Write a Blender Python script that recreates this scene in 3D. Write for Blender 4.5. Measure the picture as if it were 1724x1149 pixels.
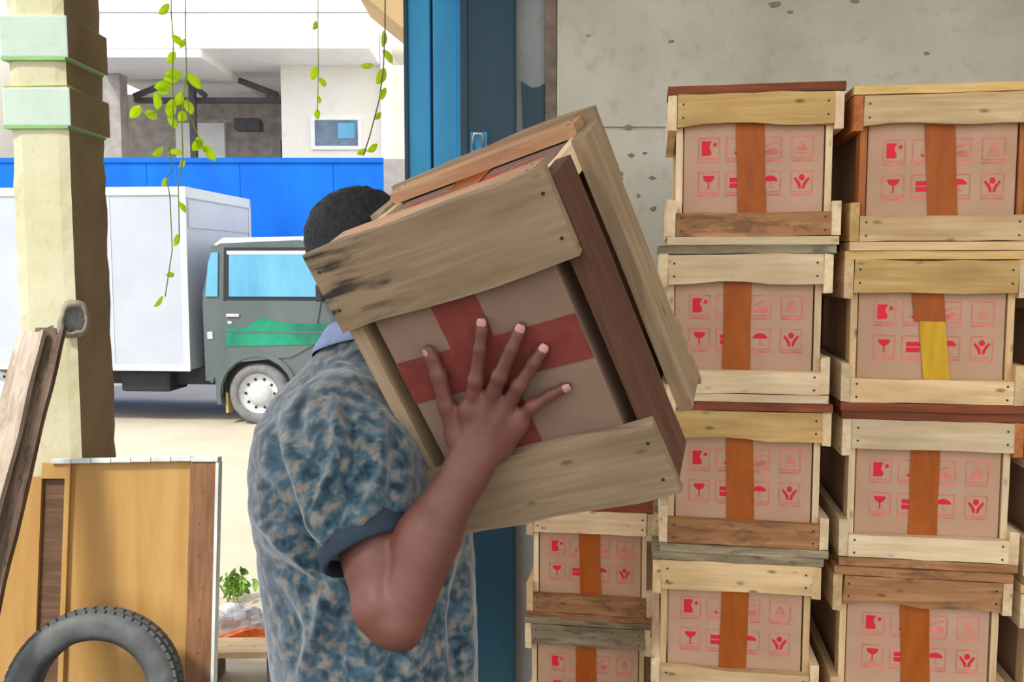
import bpy, bmesh, math, random
import numpy as np
from mathutils import Vector, Matrix, noise as mnoise

S = bpy.context.scene
for o in list(bpy.data.objects):
    bpy.data.objects.remove(o)
COL = S.collection

# ------------------------------------------------------------------ camera
FPX, CX, CY, HOR = 1500.0, 862.0, 574.5, 450.0
PITCH = math.atan((CY - HOR) / FPX)
CAM = Vector((0, 0, 1.5))
cam = bpy.data.cameras.new('camera')
cam.sensor_width = 36.0
cam.sensor_fit = 'HORIZONTAL'
cam.lens = FPX / 1724 * 36.0
cam.clip_start = 0.02
cam.clip_end = 300
camo = bpy.data.objects.new('camera', cam)
COL.objects.link(camo)
camo.location = CAM
camo.rotation_euler = (math.pi / 2 - PITCH, 0, 0)
S.camera = camo
FW = Vector((0, math.cos(PITCH), -math.sin(PITCH)))
UPV = Vector((0, math.sin(PITCH), math.cos(PITCH)))


def ray(px, py):
    return FW + Vector((1, 0, 0)) * ((px - CX) / FPX) + UPV * ((CY - py) / FPX)


def at(px, py, Y):
    """point on the pixel's ray at world depth Y"""
    d = ray(px, py)
    return CAM + d * (Y / d.y)


# ------------------------------------------------------------------ world, sun, exposure
W_ = bpy.data.worlds.new('World')
S.world = W_
W_.use_nodes = True
bg = W_.node_tree.nodes['Background']
bg.inputs[0].default_value = (0.93, 0.96, 1.0, 1)
bg.inputs[1].default_value = 1.35
sun = bpy.data.lights.new('sun', 'SUN')
sun.energy = 2.2
sun.angle = math.radians(9)
sun.color = (1.0, 0.95, 0.86)
suno = bpy.data.objects.new('sun', sun)
COL.objects.link(suno)
suno.location = (-6, -8, 20)
SUN_DIR = Vector((0.55, 0.58, -1.0)).normalized()      # the way the light travels
suno.rotation_euler = SUN_DIR.to_track_quat('-Z', 'Y').to_euler()
S.view_settings.view_transform = 'Standard'
S.view_settings.look = 'None'
S.view_settings.gamma = 1.0
S.view_settings.use_curve_mapping = False
S.view_settings.exposure = 0.68

# ------------------------------------------------------------------ materials


def lin(c):
    """sRGB 0-255 -> linear"""
    r = []
    for v in c:
        v = v / 255.0
        r.append(v / 12.92 if v <= 0.04045 else ((v + 0.055) / 1.055) ** 2.4)
    return (r[0], r[1], r[2], 1.0)


class NT:
    def __init__(s, name):
        s.m = bpy.data.materials.new(name)
        s.m.use_nodes = True
        s.n = s.m.node_tree.nodes
        s.l = s.m.node_tree.links
        s.b = s.n['Principled BSDF']

    def new(s, t, **kw):
        n = s.n.new(t)
        for k, v in kw.items():
            setattr(n, k, v)
        return n

    def link(s, a, b):
        s.l.new(a, b)

    def coords(s, scale=(1, 1, 1), rnd=True, kind='Object'):
        tc = s.new('ShaderNodeTexCoord')
        mp = s.new('ShaderNodeMapping')
        mp.inputs['Scale'].default_value = scale
        s.link(tc.outputs[kind], mp.inputs['Vector'])
        if rnd:
            oi = s.new('ShaderNodeObjectInfo')
            mu = s.new('ShaderNodeMath', operation='MULTIPLY')
            mu.inputs[1].default_value = 53.0
            s.link(oi.outputs['Random'], mu.inputs[0])
            s.link(mu.outputs[0], mp.inputs['Location'])
        return mp.outputs['Vector']

    def noise(s, vec, scale, detail=4, rough=0.55, dist=0.0):
        n = s.new('ShaderNodeTexNoise')
        n.inputs['Scale'].default_value = scale
        n.inputs['Detail'].default_value = detail
        n.inputs['Roughness'].default_value = rough
        n.inputs['Distortion'].default_value = dist
        s.link(vec, n.inputs['Vector'])
        return n.outputs['Fac']

    def ramp(s, fac, stops, interp='LINEAR'):
        r = s.new('ShaderNodeValToRGB')
        r.color_ramp.interpolation = interp
        e = r.color_ramp.elements
        while len(e) < len(stops):
            e.new(0.5)
        for el, (p, c) in zip(e, stops):
            el.position = p
            el.color = c
        s.link(fac, r.inputs[0])
        return r.outputs['Color']

    def mix(s, fac, a, b, blend='MIX'):
        m = s.new('ShaderNodeMix', data_type='RGBA', blend_type=blend)
        for sock, v in ((m.inputs[0], fac), (m.inputs[6], a), (m.inputs[7], b)):
            if hasattr(v, 'is_output'):
                s.link(v, sock)
            else:
                sock.default_value = v
        return m.outputs[2]

    def bump(s, h, strength=0.3, dist=0.002):
        b = s.new('ShaderNodeBump')
        b.inputs['Strength'].default_value = strength
        b.inputs['Distance'].default_value = dist
        s.link(h, b.inputs['Height'])
        s.link(b.outputs['Normal'], s.b.inputs['Normal'])

    def out(s, col=None, rough=0.6, spec=None, metal=0.0):
        if col is not None:
            if hasattr(col, 'is_output'):
                s.link(col, s.b.inputs['Base Color'])
            else:
                s.b.inputs['Base Color'].default_value = col
        s.b.inputs['Roughness'].default_value = rough
        s.b.inputs['Metallic'].default_value = metal
        if spec is not None:
            s.b.inputs['Specular IOR Level'].default_value = spec
        return s.m


def wood(name, light, dark, knot=0.35, weather=None, scale=1.0):
    t = NT(name)
    v = t.coords((2.2 * scale, 34 * scale, 34 * scale))
    g = t.noise(v, 2.2, 5, 0.6, 0.4)
    c = t.ramp(g, [(0.28, lin(dark)), (0.5, lin([(a + b) / 2 for a, b in zip(light, dark)])), (0.68, lin(light))])
    v2 = t.coords((1.6, 6, 6))
    b = t.noise(v2, 3.0, 3, 0.5)
    c = t.mix(t.ramp(b, [(0.42, (0, 0, 0, 1)), (0.72, (0.45, 0.45, 0.45, 1))]), c,
              lin([dark[0] * 0.72, dark[1] * 0.66, dark[2] * 0.6]), 'MIX')
    # knots
    vk = t.coords((9, 22, 22))
    vo = t.new('ShaderNodeTexVoronoi')
    vo.inputs['Scale'].default_value = 1.3
    t.link(vk, vo.inputs['Vector'])
    kf = t.ramp(vo.outputs['Distance'], [(0.05, (knot * 2, knot * 2, knot * 2, 1)), (0.16, (0, 0, 0, 1))])
    c = t.mix(kf, c, lin((74, 50, 30)))
    if weather:
        vw = t.coords((7, 24, 24))
        w = t.noise(vw, 1.6, 5, 0.65, 0.6)
        c = t.mix(t.ramp(w, [(0.5, (0, 0, 0, 1)), (0.66, (0.85, 0.85, 0.85, 1))]), c, lin(weather))
    # per board tone
    oi = t.new('ShaderNodeObjectInfo')
    hs = t.new('ShaderNodeHueSaturation')
    mr = t.new('ShaderNodeMapRange')
    mr.inputs[3].default_value = 0.8
    mr.inputs[4].default_value = 1.14
    t.link(oi.outputs['Random'], mr.inputs[0])
    t.link(mr.outputs[0], hs.inputs['Value'])
    t.link(c, hs.inputs['Color'])
    t.bump(g, 0.35, 0.0015)
    return t.out(hs.outputs[0], 0.72, 0.25)


def plain(name, c, rough=0.6, var=0.08, scale=6, spec=None, metal=0.0, bump=0.0):
    t = NT(name)
    v = t.coords()
    n = t.noise(v, scale, 4)
    col = t.ramp(n, [(0.3, lin([x * (1 - var) for x in c])), (0.7, lin([min(255, x * (1 + var)) for x in c]))])
    if bump:
        t.bump(n, bump, 0.003)
    return t.out(col, rough, spec, metal)


M = {}
M['pine'] = wood('pine', (234, 204, 158), (208, 168, 116))
M['pale'] = wood('pale_pine', (244, 220, 182), (222, 190, 146), 0.25)
M['yellow'] = wood('yellow_pine', (228, 194, 130), (202, 158, 92))
M['brown'] = wood('brown_board', (194, 144, 100), (150, 102, 64), 0.3, (116, 80, 52))
M['red'] = wood('red_board', (166, 92, 58), (118, 60, 38), 0.2)
M['grey'] = wood('weathered_board', (186, 170, 140), (140, 122, 92), 0.3, (96, 88, 76))
M['orange'] = wood('orange_board', (206, 132, 74), (168, 94, 48), 0.2)
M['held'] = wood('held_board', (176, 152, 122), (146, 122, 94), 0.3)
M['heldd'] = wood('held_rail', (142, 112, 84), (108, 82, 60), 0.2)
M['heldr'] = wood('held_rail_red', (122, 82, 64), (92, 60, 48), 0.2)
M['heldp'] = wood('held_pink', (222, 176, 136), (196, 144, 104), 0.2)
M['stain'] = wood('stained_board', (172, 148, 118), (144, 120, 92), 0.4)
M['plank'] = wood('old_plank', (150, 128, 108), (92, 72, 58), 0.2, (70, 54, 42))
M['plankl'] = wood('old_plank_pale', (208, 194, 178), (168, 152, 134), 0.1, (156, 136, 114))


def stain_fix():
    t = NT('stain_tmp')
    bpy.data.materials.remove(t.m)
    m = M['stain']
    n, l = m.node_tree.nodes, m.node_tree.links
    hs = [x for x in n if x.type == 'HUE_SAT'][0]
    bs = n['Principled BSDF']
    tc = n.new('ShaderNodeTexCoord')
    sx = n.new('ShaderNodeSeparateXYZ')
    l.new(tc.outputs['Object'], sx.inputs[0])
    mr = n.new('ShaderNodeMapRange')       # black smears near one end of the board
    mr.inputs[1].default_value = 0.03
    mr.inputs[2].default_value = 0.15
    l.new(sx.outputs['X'], mr.inputs[0])
    mp = n.new('ShaderNodeMapping')
    mp.inputs['Scale'].default_value = (9, 60, 60)
    l.new(tc.outputs['Object'], mp.inputs[0])
    no = n.new('ShaderNodeTexNoise')
    no.inputs['Scale'].default_value = 1.0
    no.inputs['Detail'].default_value = 6
    l.new(mp.outputs[0], no.inputs['Vector'])
    r = n.new('ShaderNodeValToRGB')
    r.color_ramp.elements[0].position = 0.49
    r.color_ramp.elements[1].position = 0.62
    l.new(no.outputs['Fac'], r.inputs[0])
    mu = n.new('ShaderNodeMath')
    mu.operation = 'MULTIPLY'
    l.new(mr.outputs[0], mu.inputs[0])
    l.new(r.outputs[0], mu.inputs[1])
    mx = n.new('ShaderNodeMix')
    mx.data_type = 'RGBA'
    mx.inputs[7].default_value = lin((58, 50, 44))
    l.new(mu.outputs[0], mx.inputs[0])
    l.new(hs.outputs[0], mx.inputs[6])
    l.new(mx.outputs[2], bs.inputs['Base Color'])


stain_fix()


def carton_mat(name='cardboard', ca=(188, 148, 120), cb=(198, 160, 132)):
    t = NT(name)
    v = t.coords()
    n = t.noise(v, 9, 3)
    c = t.ramp(n, [(0.35, lin(ca)), (0.7, lin(cb))])
    w = t.new('ShaderNodeTexWave')
    w.inputs['Scale'].default_value = 60
    t.link(v, w.inputs['Vector'])
    t.bump(w.outputs['Fac'], 0.05, 0.001)
    return t.out(c, 0.75, 0.2)


M['carton'] = carton_mat()
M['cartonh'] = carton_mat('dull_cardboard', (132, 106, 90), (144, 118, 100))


def tape_mat(name, c1, c2):
    t = NT(name)
    v = t.coords((14, 14, 3))
    n = t.noise(v, 2, 4, 0.6, 0.8)
    c = t.ramp(n, [(0.35, lin(c1)), (0.65, lin(c2))])
    t.bump(n, 0.25, 0.002)
    return t.out(c, 0.5, 0.25)


M['tape'] = tape_mat('packing_tape', (158, 76, 16), (174, 90, 24))
M['tapeg'] = tape_mat('golden_tape', (196, 148, 22), (216, 170, 40))
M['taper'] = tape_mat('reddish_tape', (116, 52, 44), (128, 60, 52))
M['print'] = plain('red_print', (222, 16, 44), 0.7, 0.05)
M['printf'] = plain('faded_print', (214, 118, 104), 0.7, 0.12, 40)
M['nail'] = plain('nail_steel', (70, 62, 54), 0.5, 0.2, metal=0.6)


def concrete(name, a, b, c, scale=1.2, bump=0.3, grime=(120, 112, 96)):
    t = NT(name)
    v = t.coords(rnd=False)
    n = t.noise(v, scale, 8, 0.62)
    col = t.ramp(n, [(0.3, lin(a)), (0.5, lin(b)), (0.72, lin(c))])
    n2 = t.noise(v, scale * 9, 5, 0.6)
    col = t.mix(t.ramp(n2, [(0.55, (0, 0, 0, 1)), (0.8, (0.45, 0.45, 0.45, 1))]), col, lin(grime))
    n3 = t.noise(v, scale * 24, 4, 0.6)
    t.bump(n3, bump, 0.004)
    return t.out(col, 0.85, 0.2)


M['concrete'] = concrete('concrete_wall', (196, 188, 168), (212, 206, 188), (224, 220, 204), 2.2, 0.3, (164, 152, 132))
M['floor'] = concrete('floor_concrete', (78, 76, 72), (92, 88, 84), (106, 102, 96))
M['ground'] = concrete('yard_ground', (176, 166, 146), (190, 180, 160), (202, 194, 176), 0.6, 0.4, (176, 160, 130))
M['plaster'] = concrete('jamb_plaster', (150, 156, 160), (168, 172, 174), (182, 184, 182), 3)
M['pillar'] = concrete('pillar_plaster', (196, 190, 150), (208, 202, 166), (214, 212, 188), 2.5, 0.3, (170, 160, 124))
M['mint'] = concrete('mint_band', (186, 206, 188), (196, 214, 200), (206, 220, 206), 4, 0.2, (170, 190, 170))
M['green_edge'] = plain('green_edge', (140, 190, 110), 0.8)
M['rust'] = plain('rusty_edge', (128, 112, 98), 0.8, 0.2, 14)
M['hole'] = concrete('broken_mortar', (84, 82, 80), (104, 102, 100), (140, 138, 136), 12, 0.6)
M['house'] = concrete('house_wall', (232, 226, 208), (240, 235, 220), (246, 242, 232), 0.6, 0.1, (216, 206, 182))
M['housew'] = plain('house_white', (244, 244, 242), 0.7, 0.02)
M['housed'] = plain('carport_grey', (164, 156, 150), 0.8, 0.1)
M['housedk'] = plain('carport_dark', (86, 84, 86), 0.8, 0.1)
M['glassd'] = plain('dark_glass', (84, 104, 124), 0.1, 0.25, 3, spec=0.6)


def blue_fence():
    t = NT('blue_paint_fence')
    v = t.coords((1, 1, 0.25), rnd=False)
    n = t.noise(v, 2.5, 5)
    c = t.ramp(n, [(0.3, lin((0, 92, 196))), (0.7, lin((6, 112, 216)))])
    return t.out(c, 0.6, 0.2)


M['bluefence'] = blue_fence()


def paint(name, a, b, rough=0.4, scale=5):
    t = NT(name)
    v = t.coords((1, 1, 0.3), rnd=False)
    n = t.noise(v, scale, 6, 0.6)
    c = t.ramp(n, [(0.3, lin(a)), (0.68, lin(b))])
    return t.out(c, rough, 0.4)


M['gate'] = paint('gate_blue', (36, 144, 198), (58, 174, 228))
M['post'] = paint('post_teal', (14, 52, 70), (24, 68, 86))
M['white_tr'] = plain('truck_white', (176, 182, 194), 0.5, 0.03, 2)
M['trim_tr'] = plain('truck_trim', (196, 200, 204), 0.4, 0.02)
M['cab'] = paint('cab_grey', (78, 90, 92), (98, 108, 110), 0.3, 2)
M['cabgreen'] = plain('cab_green', (8, 118, 90), 0.35, 0.25, 3)
M['glass'] = paint('cab_glass', (70, 144, 186), (112, 182, 212), 0.08, 2)
M['chrome'] = plain('chrome', (210, 210, 210), 0.3, 0.05, metal=0.8)
M['rubber'] = plain('rubber', (84, 87, 86), 0.65, 0.15, 20, bump=0.2)
M['rubberg'] = plain('dusty_rubber', (118, 118, 120), 0.8, 0.12, 10)
M['dark'] = plain('chassis_dark', (40, 42, 44), 0.8)
def ply_mat():
    t = NT('plywood')
    g_ = t.noise(t.coords((16, 16, 1.4)), 1.0, 5, 0.6, 0.5)
    b_ = t.noise(t.coords((3, 3, 1.5)), 1.6, 3)
    c = t.ramp(g_, [(0.3, lin((172, 128, 68))), (0.7, lin((192, 152, 90)))])
    c = t.mix(t.ramp(b_, [(0.45, (0, 0, 0, 1)), (0.75, (0.5, 0.5, 0.5, 1))]), c, lin((168, 120, 60)))
    t.bump(g_, 0.15, 0.001)
    return t.out(c, 0.6, 0.3)


M['ply'] = ply_mat()
M['plyd'] = wood('dark_strip', (116, 88, 66), (84, 62, 48), 0.1)
M['stile'] = wood('stile_brown', (158, 114, 82), (126, 88, 62), 0.1)
M['lam'] = plain('white_laminate', (206, 212, 206), 0.5, 0.08, 12)
M['leaf'] = plain('leaf_green', (188, 222, 20), 0.5, 0.2, 12)
_m = M['leaf']
_tr = _m.node_tree.nodes.new('ShaderNodeBsdfTranslucent')
_tr.inputs[0].default_value = lin((190, 230, 20))
_mx = _m.node_tree.nodes.new('ShaderNodeMixShader')
_mx.inputs[0].default_value = .5
_m.node_tree.links.new(_m.node_tree.nodes['Principled BSDF'].outputs[0], _mx.inputs[1])
_m.node_tree.links.new(_tr.outputs[0], _mx.inputs[2])
_m.node_tree.links.new(_mx.outputs[0], _m.node_tree.nodes['Material Output'].inputs[0])
M['leafd'] = plain('weed_green', (120, 160, 70), 0.6, 0.25, 20)
M['stem'] = plain('vine_stem', (150, 168, 70), 0.7, 0.2)
M['stemb'] = plain('dry_stem', (128, 112, 90), 0.8, 0.2)
M['orangep'] = plain('orange_plastic', (238, 110, 20), 0.4, 0.12, 10)
M['bag'] = plain('pale_plastic', (206, 208, 212), 0.4, 0.1, 14)
M['eave'] = plain('eave_tan', (206, 176, 128), 0.8, 0.08, 3)
M['blocker'] = plain('blocker_brown', (96, 84, 72), 0.9, 0.12, 3)  # dark, so the added blocking wall bounces little light
M['side_shade'] = concrete('pillar_side_shade', (128, 108, 80), (146, 126, 96), (158, 140, 112), 3, 0.3, (112, 94, 72))  # dirty brown for the pillar's right side, its shade painted in
M['chip'] = concrete('chipped_mortar', (138, 128, 112), (154, 145, 128), (170, 162, 146), 8)
M['ceil'] = plain('roof_sheet', (170, 168, 160), 0.8, 0.05)


def skin_mat():
    t = NT('skin')
    v = t.coords()
    n = t.noise(v, 14, 4)
    c = t.ramp(n, [(0.3, lin((96, 57, 47))), (0.7, lin((116, 70, 58)))])
    n2 = t.noise(v, 160, 3)
    t.bump(n2, 0.12, 0.001)
    t.b.inputs['Subsurface Weight'].default_value = 0.06
    t.b.inputs['Subsurface Radius'].default_value = (0.01, 0.004, 0.002)
    return t.out(c, 0.48, 0.4)


M['skin'] = skin_mat()
M['nailp'] = plain('fingernail', (184, 132, 122), 0.3, 0.04)


def shirt_mat():
    t = NT('floral_cloth')
    v = t.coords(rnd=False)
    nz = t.new('ShaderNodeTexNoise')
    nz.inputs['Scale'].default_value = 30
    nz.inputs['Detail'].default_value = 2
    t.link(v, nz.inputs['Vector'])
    mx = t.new('ShaderNodeVectorMath', operation='SCALE')
    mx.inputs['Scale'].default_value = 0.012
    t.link(nz.outputs['Color'], mx.inputs[0])
    ad = t.new('ShaderNodeVectorMath', operation='ADD')
    t.link(v, ad.inputs[0])
    t.link(mx.outputs[0], ad.inputs[1])
    vo = t.new('ShaderNodeTexVoronoi')
    vo.inputs['Scale'].default_value = 38
    t.link(ad.outputs[0], vo.inputs['Vector'])
    n1 = t.noise(ad.outputs[0], 52, 2, 0.5, 0.2)
    c = t.ramp(n1, [(0.34, lin((24, 44, 56))), (0.46, lin((46, 72, 86))), (0.52, lin((66, 88, 98))), (0.60, lin((110, 103, 94))), (0.72, lin((124, 124, 120)))])
    n4 = t.noise(ad.outputs[0], 24, 2, 0.5)
    c = t.mix(t.ramp(n4, [(0.55, (0, 0, 0, 1)), (0.68, (0.4, 0.4, 0.4, 1))]), c, lin((78, 108, 126)))
    wv = t.noise(v, 700, 2)
    t.bump(wv, 0.1, 0.001)
    t.b.inputs['Sheen Weight'].default_value = 0.5
    return t.out(c, 0.85, 0.15)


M['shirt'] = shirt_mat()
M['cuff'] = plain('navy_rib', (32, 46, 60), 0.85, 0.1, 60)
M['collar'] = plain('collar_blue', (136, 150, 186), 0.85, 0.08, 30)
M['hair'] = plain('black_hair', (30, 30, 32), 0.8, 0.3, 90, bump=0.6)
M['trousers'] = plain('dark_trousers', (44, 46, 54), 0.85, 0.12, 20)

# ------------------------------------------------------------------ helpers


def link(o, parent=None):
    COL.objects.link(o)
    if parent is not None:
        o.parent = parent
    return o


def mesh_obj(name, bm, mat, parent=None, mtx=None, smooth=False):
    me = bpy.data.meshes.new(name)
    bmesh.ops.recalc_face_normals(bm, faces=bm.faces)
    bm.to_mesh(me)
    bm.free()
    for m in (mat if isinstance(mat, (list, tuple)) else [mat]):
        me.materials.append(m)
    if smooth:
        me.polygons.foreach_set('use_smooth', [True] * len(me.polygons))
    o = bpy.data.objects.new(name, me)
    link(o, parent)
    if mtx is not None:
        o.matrix_local = mtx
    return o


def tag(o, label=None, cat=None, group=None, kind=None):
    for k, v in (('label', label), ('category', cat), ('group', group), ('kind', kind)):
        if v:
            o[k] = v
    return o


def empty(name, mtx=None):
    o = bpy.data.objects.new(name, None)
    o.empty_display_size = 0.1
    link(o)
    if mtx is not None:
        o.matrix_world = mtx
    return o


def box_bm(bm, lo, hi, bev=0.0):
    x0, y0, z0 = lo
    x1, y1, z1 = hi
    vs = [bm.verts.new(p) for p in ((x0, y0, z0), (x1, y0, z0), (x1, y1, z0), (x0, y1, z0),
                                    (x0, y0, z1), (x1, y0, z1), (x1, y1, z1), (x0, y1, z1))]
    fs = [bm.faces.new([vs[i] for i in q]) for q in
          ((0, 3, 2, 1), (4, 5, 6, 7), (0, 1, 5, 4), (1, 2, 6, 5), (2, 3, 7, 6), (3, 0, 4, 7))]
    if bev > 0:
        es = list({e for f in fs for e in f.edges})
        bmesh.ops.bevel(bm, geom=es, offset=bev, segments=2, affect='EDGES', profile=0.6)
    return vs


def box(name, lo, hi, mat, parent=None, bev=0.0, mtx=None):
    bm = bmesh.new()
    box_bm(bm, lo, hi, bev)
    return mesh_obj(name, bm, mat, parent, mtx)


def struct(o, label=None):
    o['kind'] = 'structure'
    if label:
        o['label'] = label
    return o


def prism(name, poly, y0, y1, mat, parent=None, bev=0.0, mtx=None):
    """polygon in local XZ swept along Y"""
    bm = bmesh.new()
    a = [bm.verts.new((p[0], y0, p[1])) for p in poly]
    b = [bm.verts.new((p[0], y1, p[1])) for p in poly]
    fa = bm.faces.new(a)
    fb = bm.faces.new(list(reversed(b)))
    n = len(poly)
    for i in range(n):
        bm.faces.new((a[i], b[i], b[(i + 1) % n], a[(i + 1) % n]))
    if bev > 0:
        es = list({e for f in (fa, fb) for e in f.edges})
        bmesh.ops.bevel(bm, geom=es, offset=bev, segments=2, affect='EDGES')
    return mesh_obj(name, bm, mat, parent, mtx)


def tube_bm(bm, pts, rad, seg=8):
    pts = [Vector(p) for p in pts]
    n = len(pts)
    rad = rad if isinstance(rad, (list, tuple)) else [rad] * n
    prev = None
    t0 = (pts[1] - pts[0]).normalized()
    u = t0.orthogonal().normalized()
    rings = []
    for i in range(n):
        t = (pts[min(i + 1, n - 1)] - pts[max(i - 1, 0)]).normalized()
        u = (u - t * u.dot(t)).normalized()
        w = t.cross(u)
        rings.append([bm.verts.new(pts[i] + (u * math.cos(a) + w * math.sin(a)) * rad[i])
                      for a in [2 * math.pi * k / seg for k in range(seg)]])
    for a, b in zip(rings, rings[1:]):
        for k in range(seg):
            bm.faces.new((a[k], a[(k + 1) % seg], b[(k + 1) % seg], b[k]))
    bm.faces.new(list(reversed(rings[0])))
    bm.faces.new(rings[-1])


def tube(name, pts, rad, mat, parent=None, seg=8, mtx=None):
    bm = bmesh.new()
    tube_bm(bm, pts, rad, seg)
    return mesh_obj(name, bm, mat, parent, mtx, True)


def lathe_bm(bm, prof, seg=40, axis='Y'):
    rings = []
    for r, h in prof:
        ring = []
        for k in range(seg):
            a = 2 * math.pi * k / seg
            ring.append(bm.verts.new((r * math.cos(a), h, r * math.sin(a)) if axis == 'Y' else
                                     (r * math.cos(a), r * math.sin(a), h)))
        rings.append(ring)
    return rings


def lathe(name, prof, mat, parent=None, seg=40, closed=True, mtx=None, smooth=True):
    bm = bmesh.new()
    rings = lathe_bm(bm, prof, seg)
    pairs = list(zip(rings, rings[1:]))
    if closed:
        pairs.append((rings[-1], rings[0]))
    for a, b in pairs:
        for k in range(seg):
            bm.faces.new((a[k], a[(k + 1) % seg], b[(k + 1) % seg], b[k]))
    if not closed:
        bm.faces.new(rings[0])
        bm.faces.new(rings[-1])
    return mesh_obj(name, bm, mat, parent, mtx, smooth)


def board(name, L, T, Wd, mat, parent, loc, rng, rot=(0, 0, 0), rough=0.0015, seg=6, nails=(), cut=0.0, notch=None):
    """sawn board: local X = length, Y = thickness, Z = width, slightly uneven edges"""
    bm = bmesh.new()
    rings = []
    bow = rng.uniform(-1, 1) * rough
    for i in range(seg + 1):
        x = -L / 2 + L * i / seg
        s = 1 - (2 * i / seg - 1) ** 2
        r = []
        for (sy, sz) in ((-1, -1), (1, -1), (1, 1), (-1, 1)):
            dz = rng.uniform(-1, 1) * rough
            dy = rng.uniform(-1, 1) * rough * 0.2
            z = sz * Wd / 2 + dz + bow * s
            xx = x
            if i == 0:
                xx += cut * (sz + 1) * 0.5
            if i == seg:
                xx -= cut * (1 - sz) * 0.5
            if notch and sz == notch[0] and (notch[1] <= i / seg <= notch[2]):
                z -= sz * notch[3] * (1 - abs((i / seg - notch[1]) / max(1e-6, notch[2] - notch[1]) * 2 - 1) * 0.6)
            r.append(bm.verts.new((xx, sy * T / 2 + dy, z)))
        rings.append(r)
    for a, b in zip(rings, rings[1:]):
        for k in range(4):
            bm.faces.new((a[k], b[k], b[(k + 1) % 4], a[(k + 1) % 4]))
    bm.faces.new(rings[0])
    bm.faces.new(list(reversed(rings[-1])))
    m = Matrix.Translation(loc) @ Matrix.Rotation(rot[2], 4, 'Z') @ Matrix.Rotation(rot[1], 4, 'Y') @ Matrix.Rotation(rot[0], 4, 'X')
    o = mesh_obj(name, bm, mat, parent, m)
    if nails:
        nb = bmesh.new()
        for (nx, nz, side) in nails:
            c = Vector((nx, side * (T / 2 + 0.0004), nz))
            vs = [nb.verts.new(c + Vector((math.cos(a) * 0.0026, 0, math.sin(a) * 0.0026)))
                  for a in [k * math.pi / 3 for k in range(6)]]
            w = [nb.verts.new(v.co + Vector((0, -side * 0.003, 0))) for v in vs]
            nb.faces.new(vs)
            for k in range(6):
                nb.faces.new((vs[k], vs[(k + 1) % 6], w[(k + 1) % 6], w[k]))
        mesh_obj('nail_heads', nb, M['nail'], o)['kind'] = 'stuff'
    return o


# ------------------------------------------------------------------ setting
g = box('ground', (-40, 2.6, -0.3), (40, 60, -0.02), M['ground'])
struct(g, 'pale sandy concrete yard')
g = box('ground_front', (-40, -40, -0.3), (40, -9.0, -0.02), M['ground'])
struct(g, 'pale yard in front of the shed')
fl = box('floor', (-40, -9.0, -0.3), (40.0, 2.6, 0.0), M['floor'])
struct(fl, 'grey concrete floor')

WY = 2.98                                  # front face of the concrete wall
wb = bmesh.new()
box_bm(wb, (at(936, 300, WY).x, WY, 0.0), (3.4, WY + 0.2, 3.3))
wall = struct(mesh_obj('wall_back', wb, M['concrete']), 'mottled grey concrete wall behind the crates')
zs = at(1080, 218, WY).z
x0w = at(936, 300, WY).x
# cast concrete panels stand proud of the wall, with a recessed joint between them
for (za, zb) in ((0.0, zs - 0.006), (zs + 0.006, 3.3)):
    xa = x0w
    for xb in (x0w + 2.3, 3.38):
        box('panel', (xa + 0.002, WY - 0.014, za), (xb - 0.004, WY, zb), M['concrete'], wall, 0.003)
        xa = xb
rng = random.Random(4)
for (cx_, cy_, r_) in ((1045, 292, .010), (1062, 262, .012), (1085, 258, .008), (1098, 300, .012), (1075, 330, .009), (1305, 8, .022), (1440, 2, .014), (1330, 20, .010),
                       (1058, 214, .012), (990, 60, .007), (1130, 70, .009), (1560, 90, .010), (1100, 352, .012)):
    p_ = at(cx_, cy_, WY - .014)
    bm = bmesh.new()
    ring = [(p_.x + r_ * .75 * (1 + .35 * rng.uniform(-1, 1)) * math.cos(a) * 1.3, p_.z + r_ * .75 * (1 + .35 * rng.uniform(-1, 1)) * math.sin(a) * .8) for a in [k * .698 for k in range(9)]]
    o_ = [bm.verts.new((x_, WY - .0142, z_)) for x_, z_ in ring]
    i_ = [bm.verts.new((p_.x + (x_ - p_.x) * .7, WY - .0165, p_.z + (z_ - p_.z) * .7)) for x_, z_ in ring]
    for k in range(9):
        bm.faces.new((o_[k], o_[(k + 1) % 9], i_[(k + 1) % 9], i_[k]))
    bm.faces.new(i_)
    mesh_obj('mortar_chip', bm, M['chip'], wall)
struct(box('wall_right', (3.2, -1.0, 0.0), (3.4, WY, 3.3), M['concrete']), 'grey concrete side wall')
struct(box('ceiling', (-1.9, -0.2, 3.3), (3.4, 3.2, 3.36), M['ceil']), 'roof sheet over the shed')

# gate jamb: plaster strip with peeled paint and a rusty edge
jx0, jx1, jx2 = at(868, 300, 2.99).x, at(917, 300, 2.99).x, x0w
j = struct(box('trim_1', (jx0, 3.0, 0.0), (jx1, 3.18, 3.3), M['plaster']), 'grey plaster jamb beside the gate post')
zt, zb_ = at(890, 140, 2.99).z, at(890, 222, 2.99).z
prism('paint_patch', [(at(880, 200, 2.99).x, 1.2), (jx1 - 0.001, 1.2), (jx1 - 0.001, zt), (jx1 - 0.02, zt - 0.012),
                      (jx1 - 0.045, zt - 0.014), (at(878, 200, 2.99).x, zt + 0.006), (at(881, 200, 2.99).x, zb_)],
      2.992, 3.0, M['post'], j)
struct(box('trim_2', (jx1, 2.97, 0.0), (jx2, 3.18, 3.3), M['rust'], bev=0.004), 'rusty edge strip of the wall')

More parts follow.
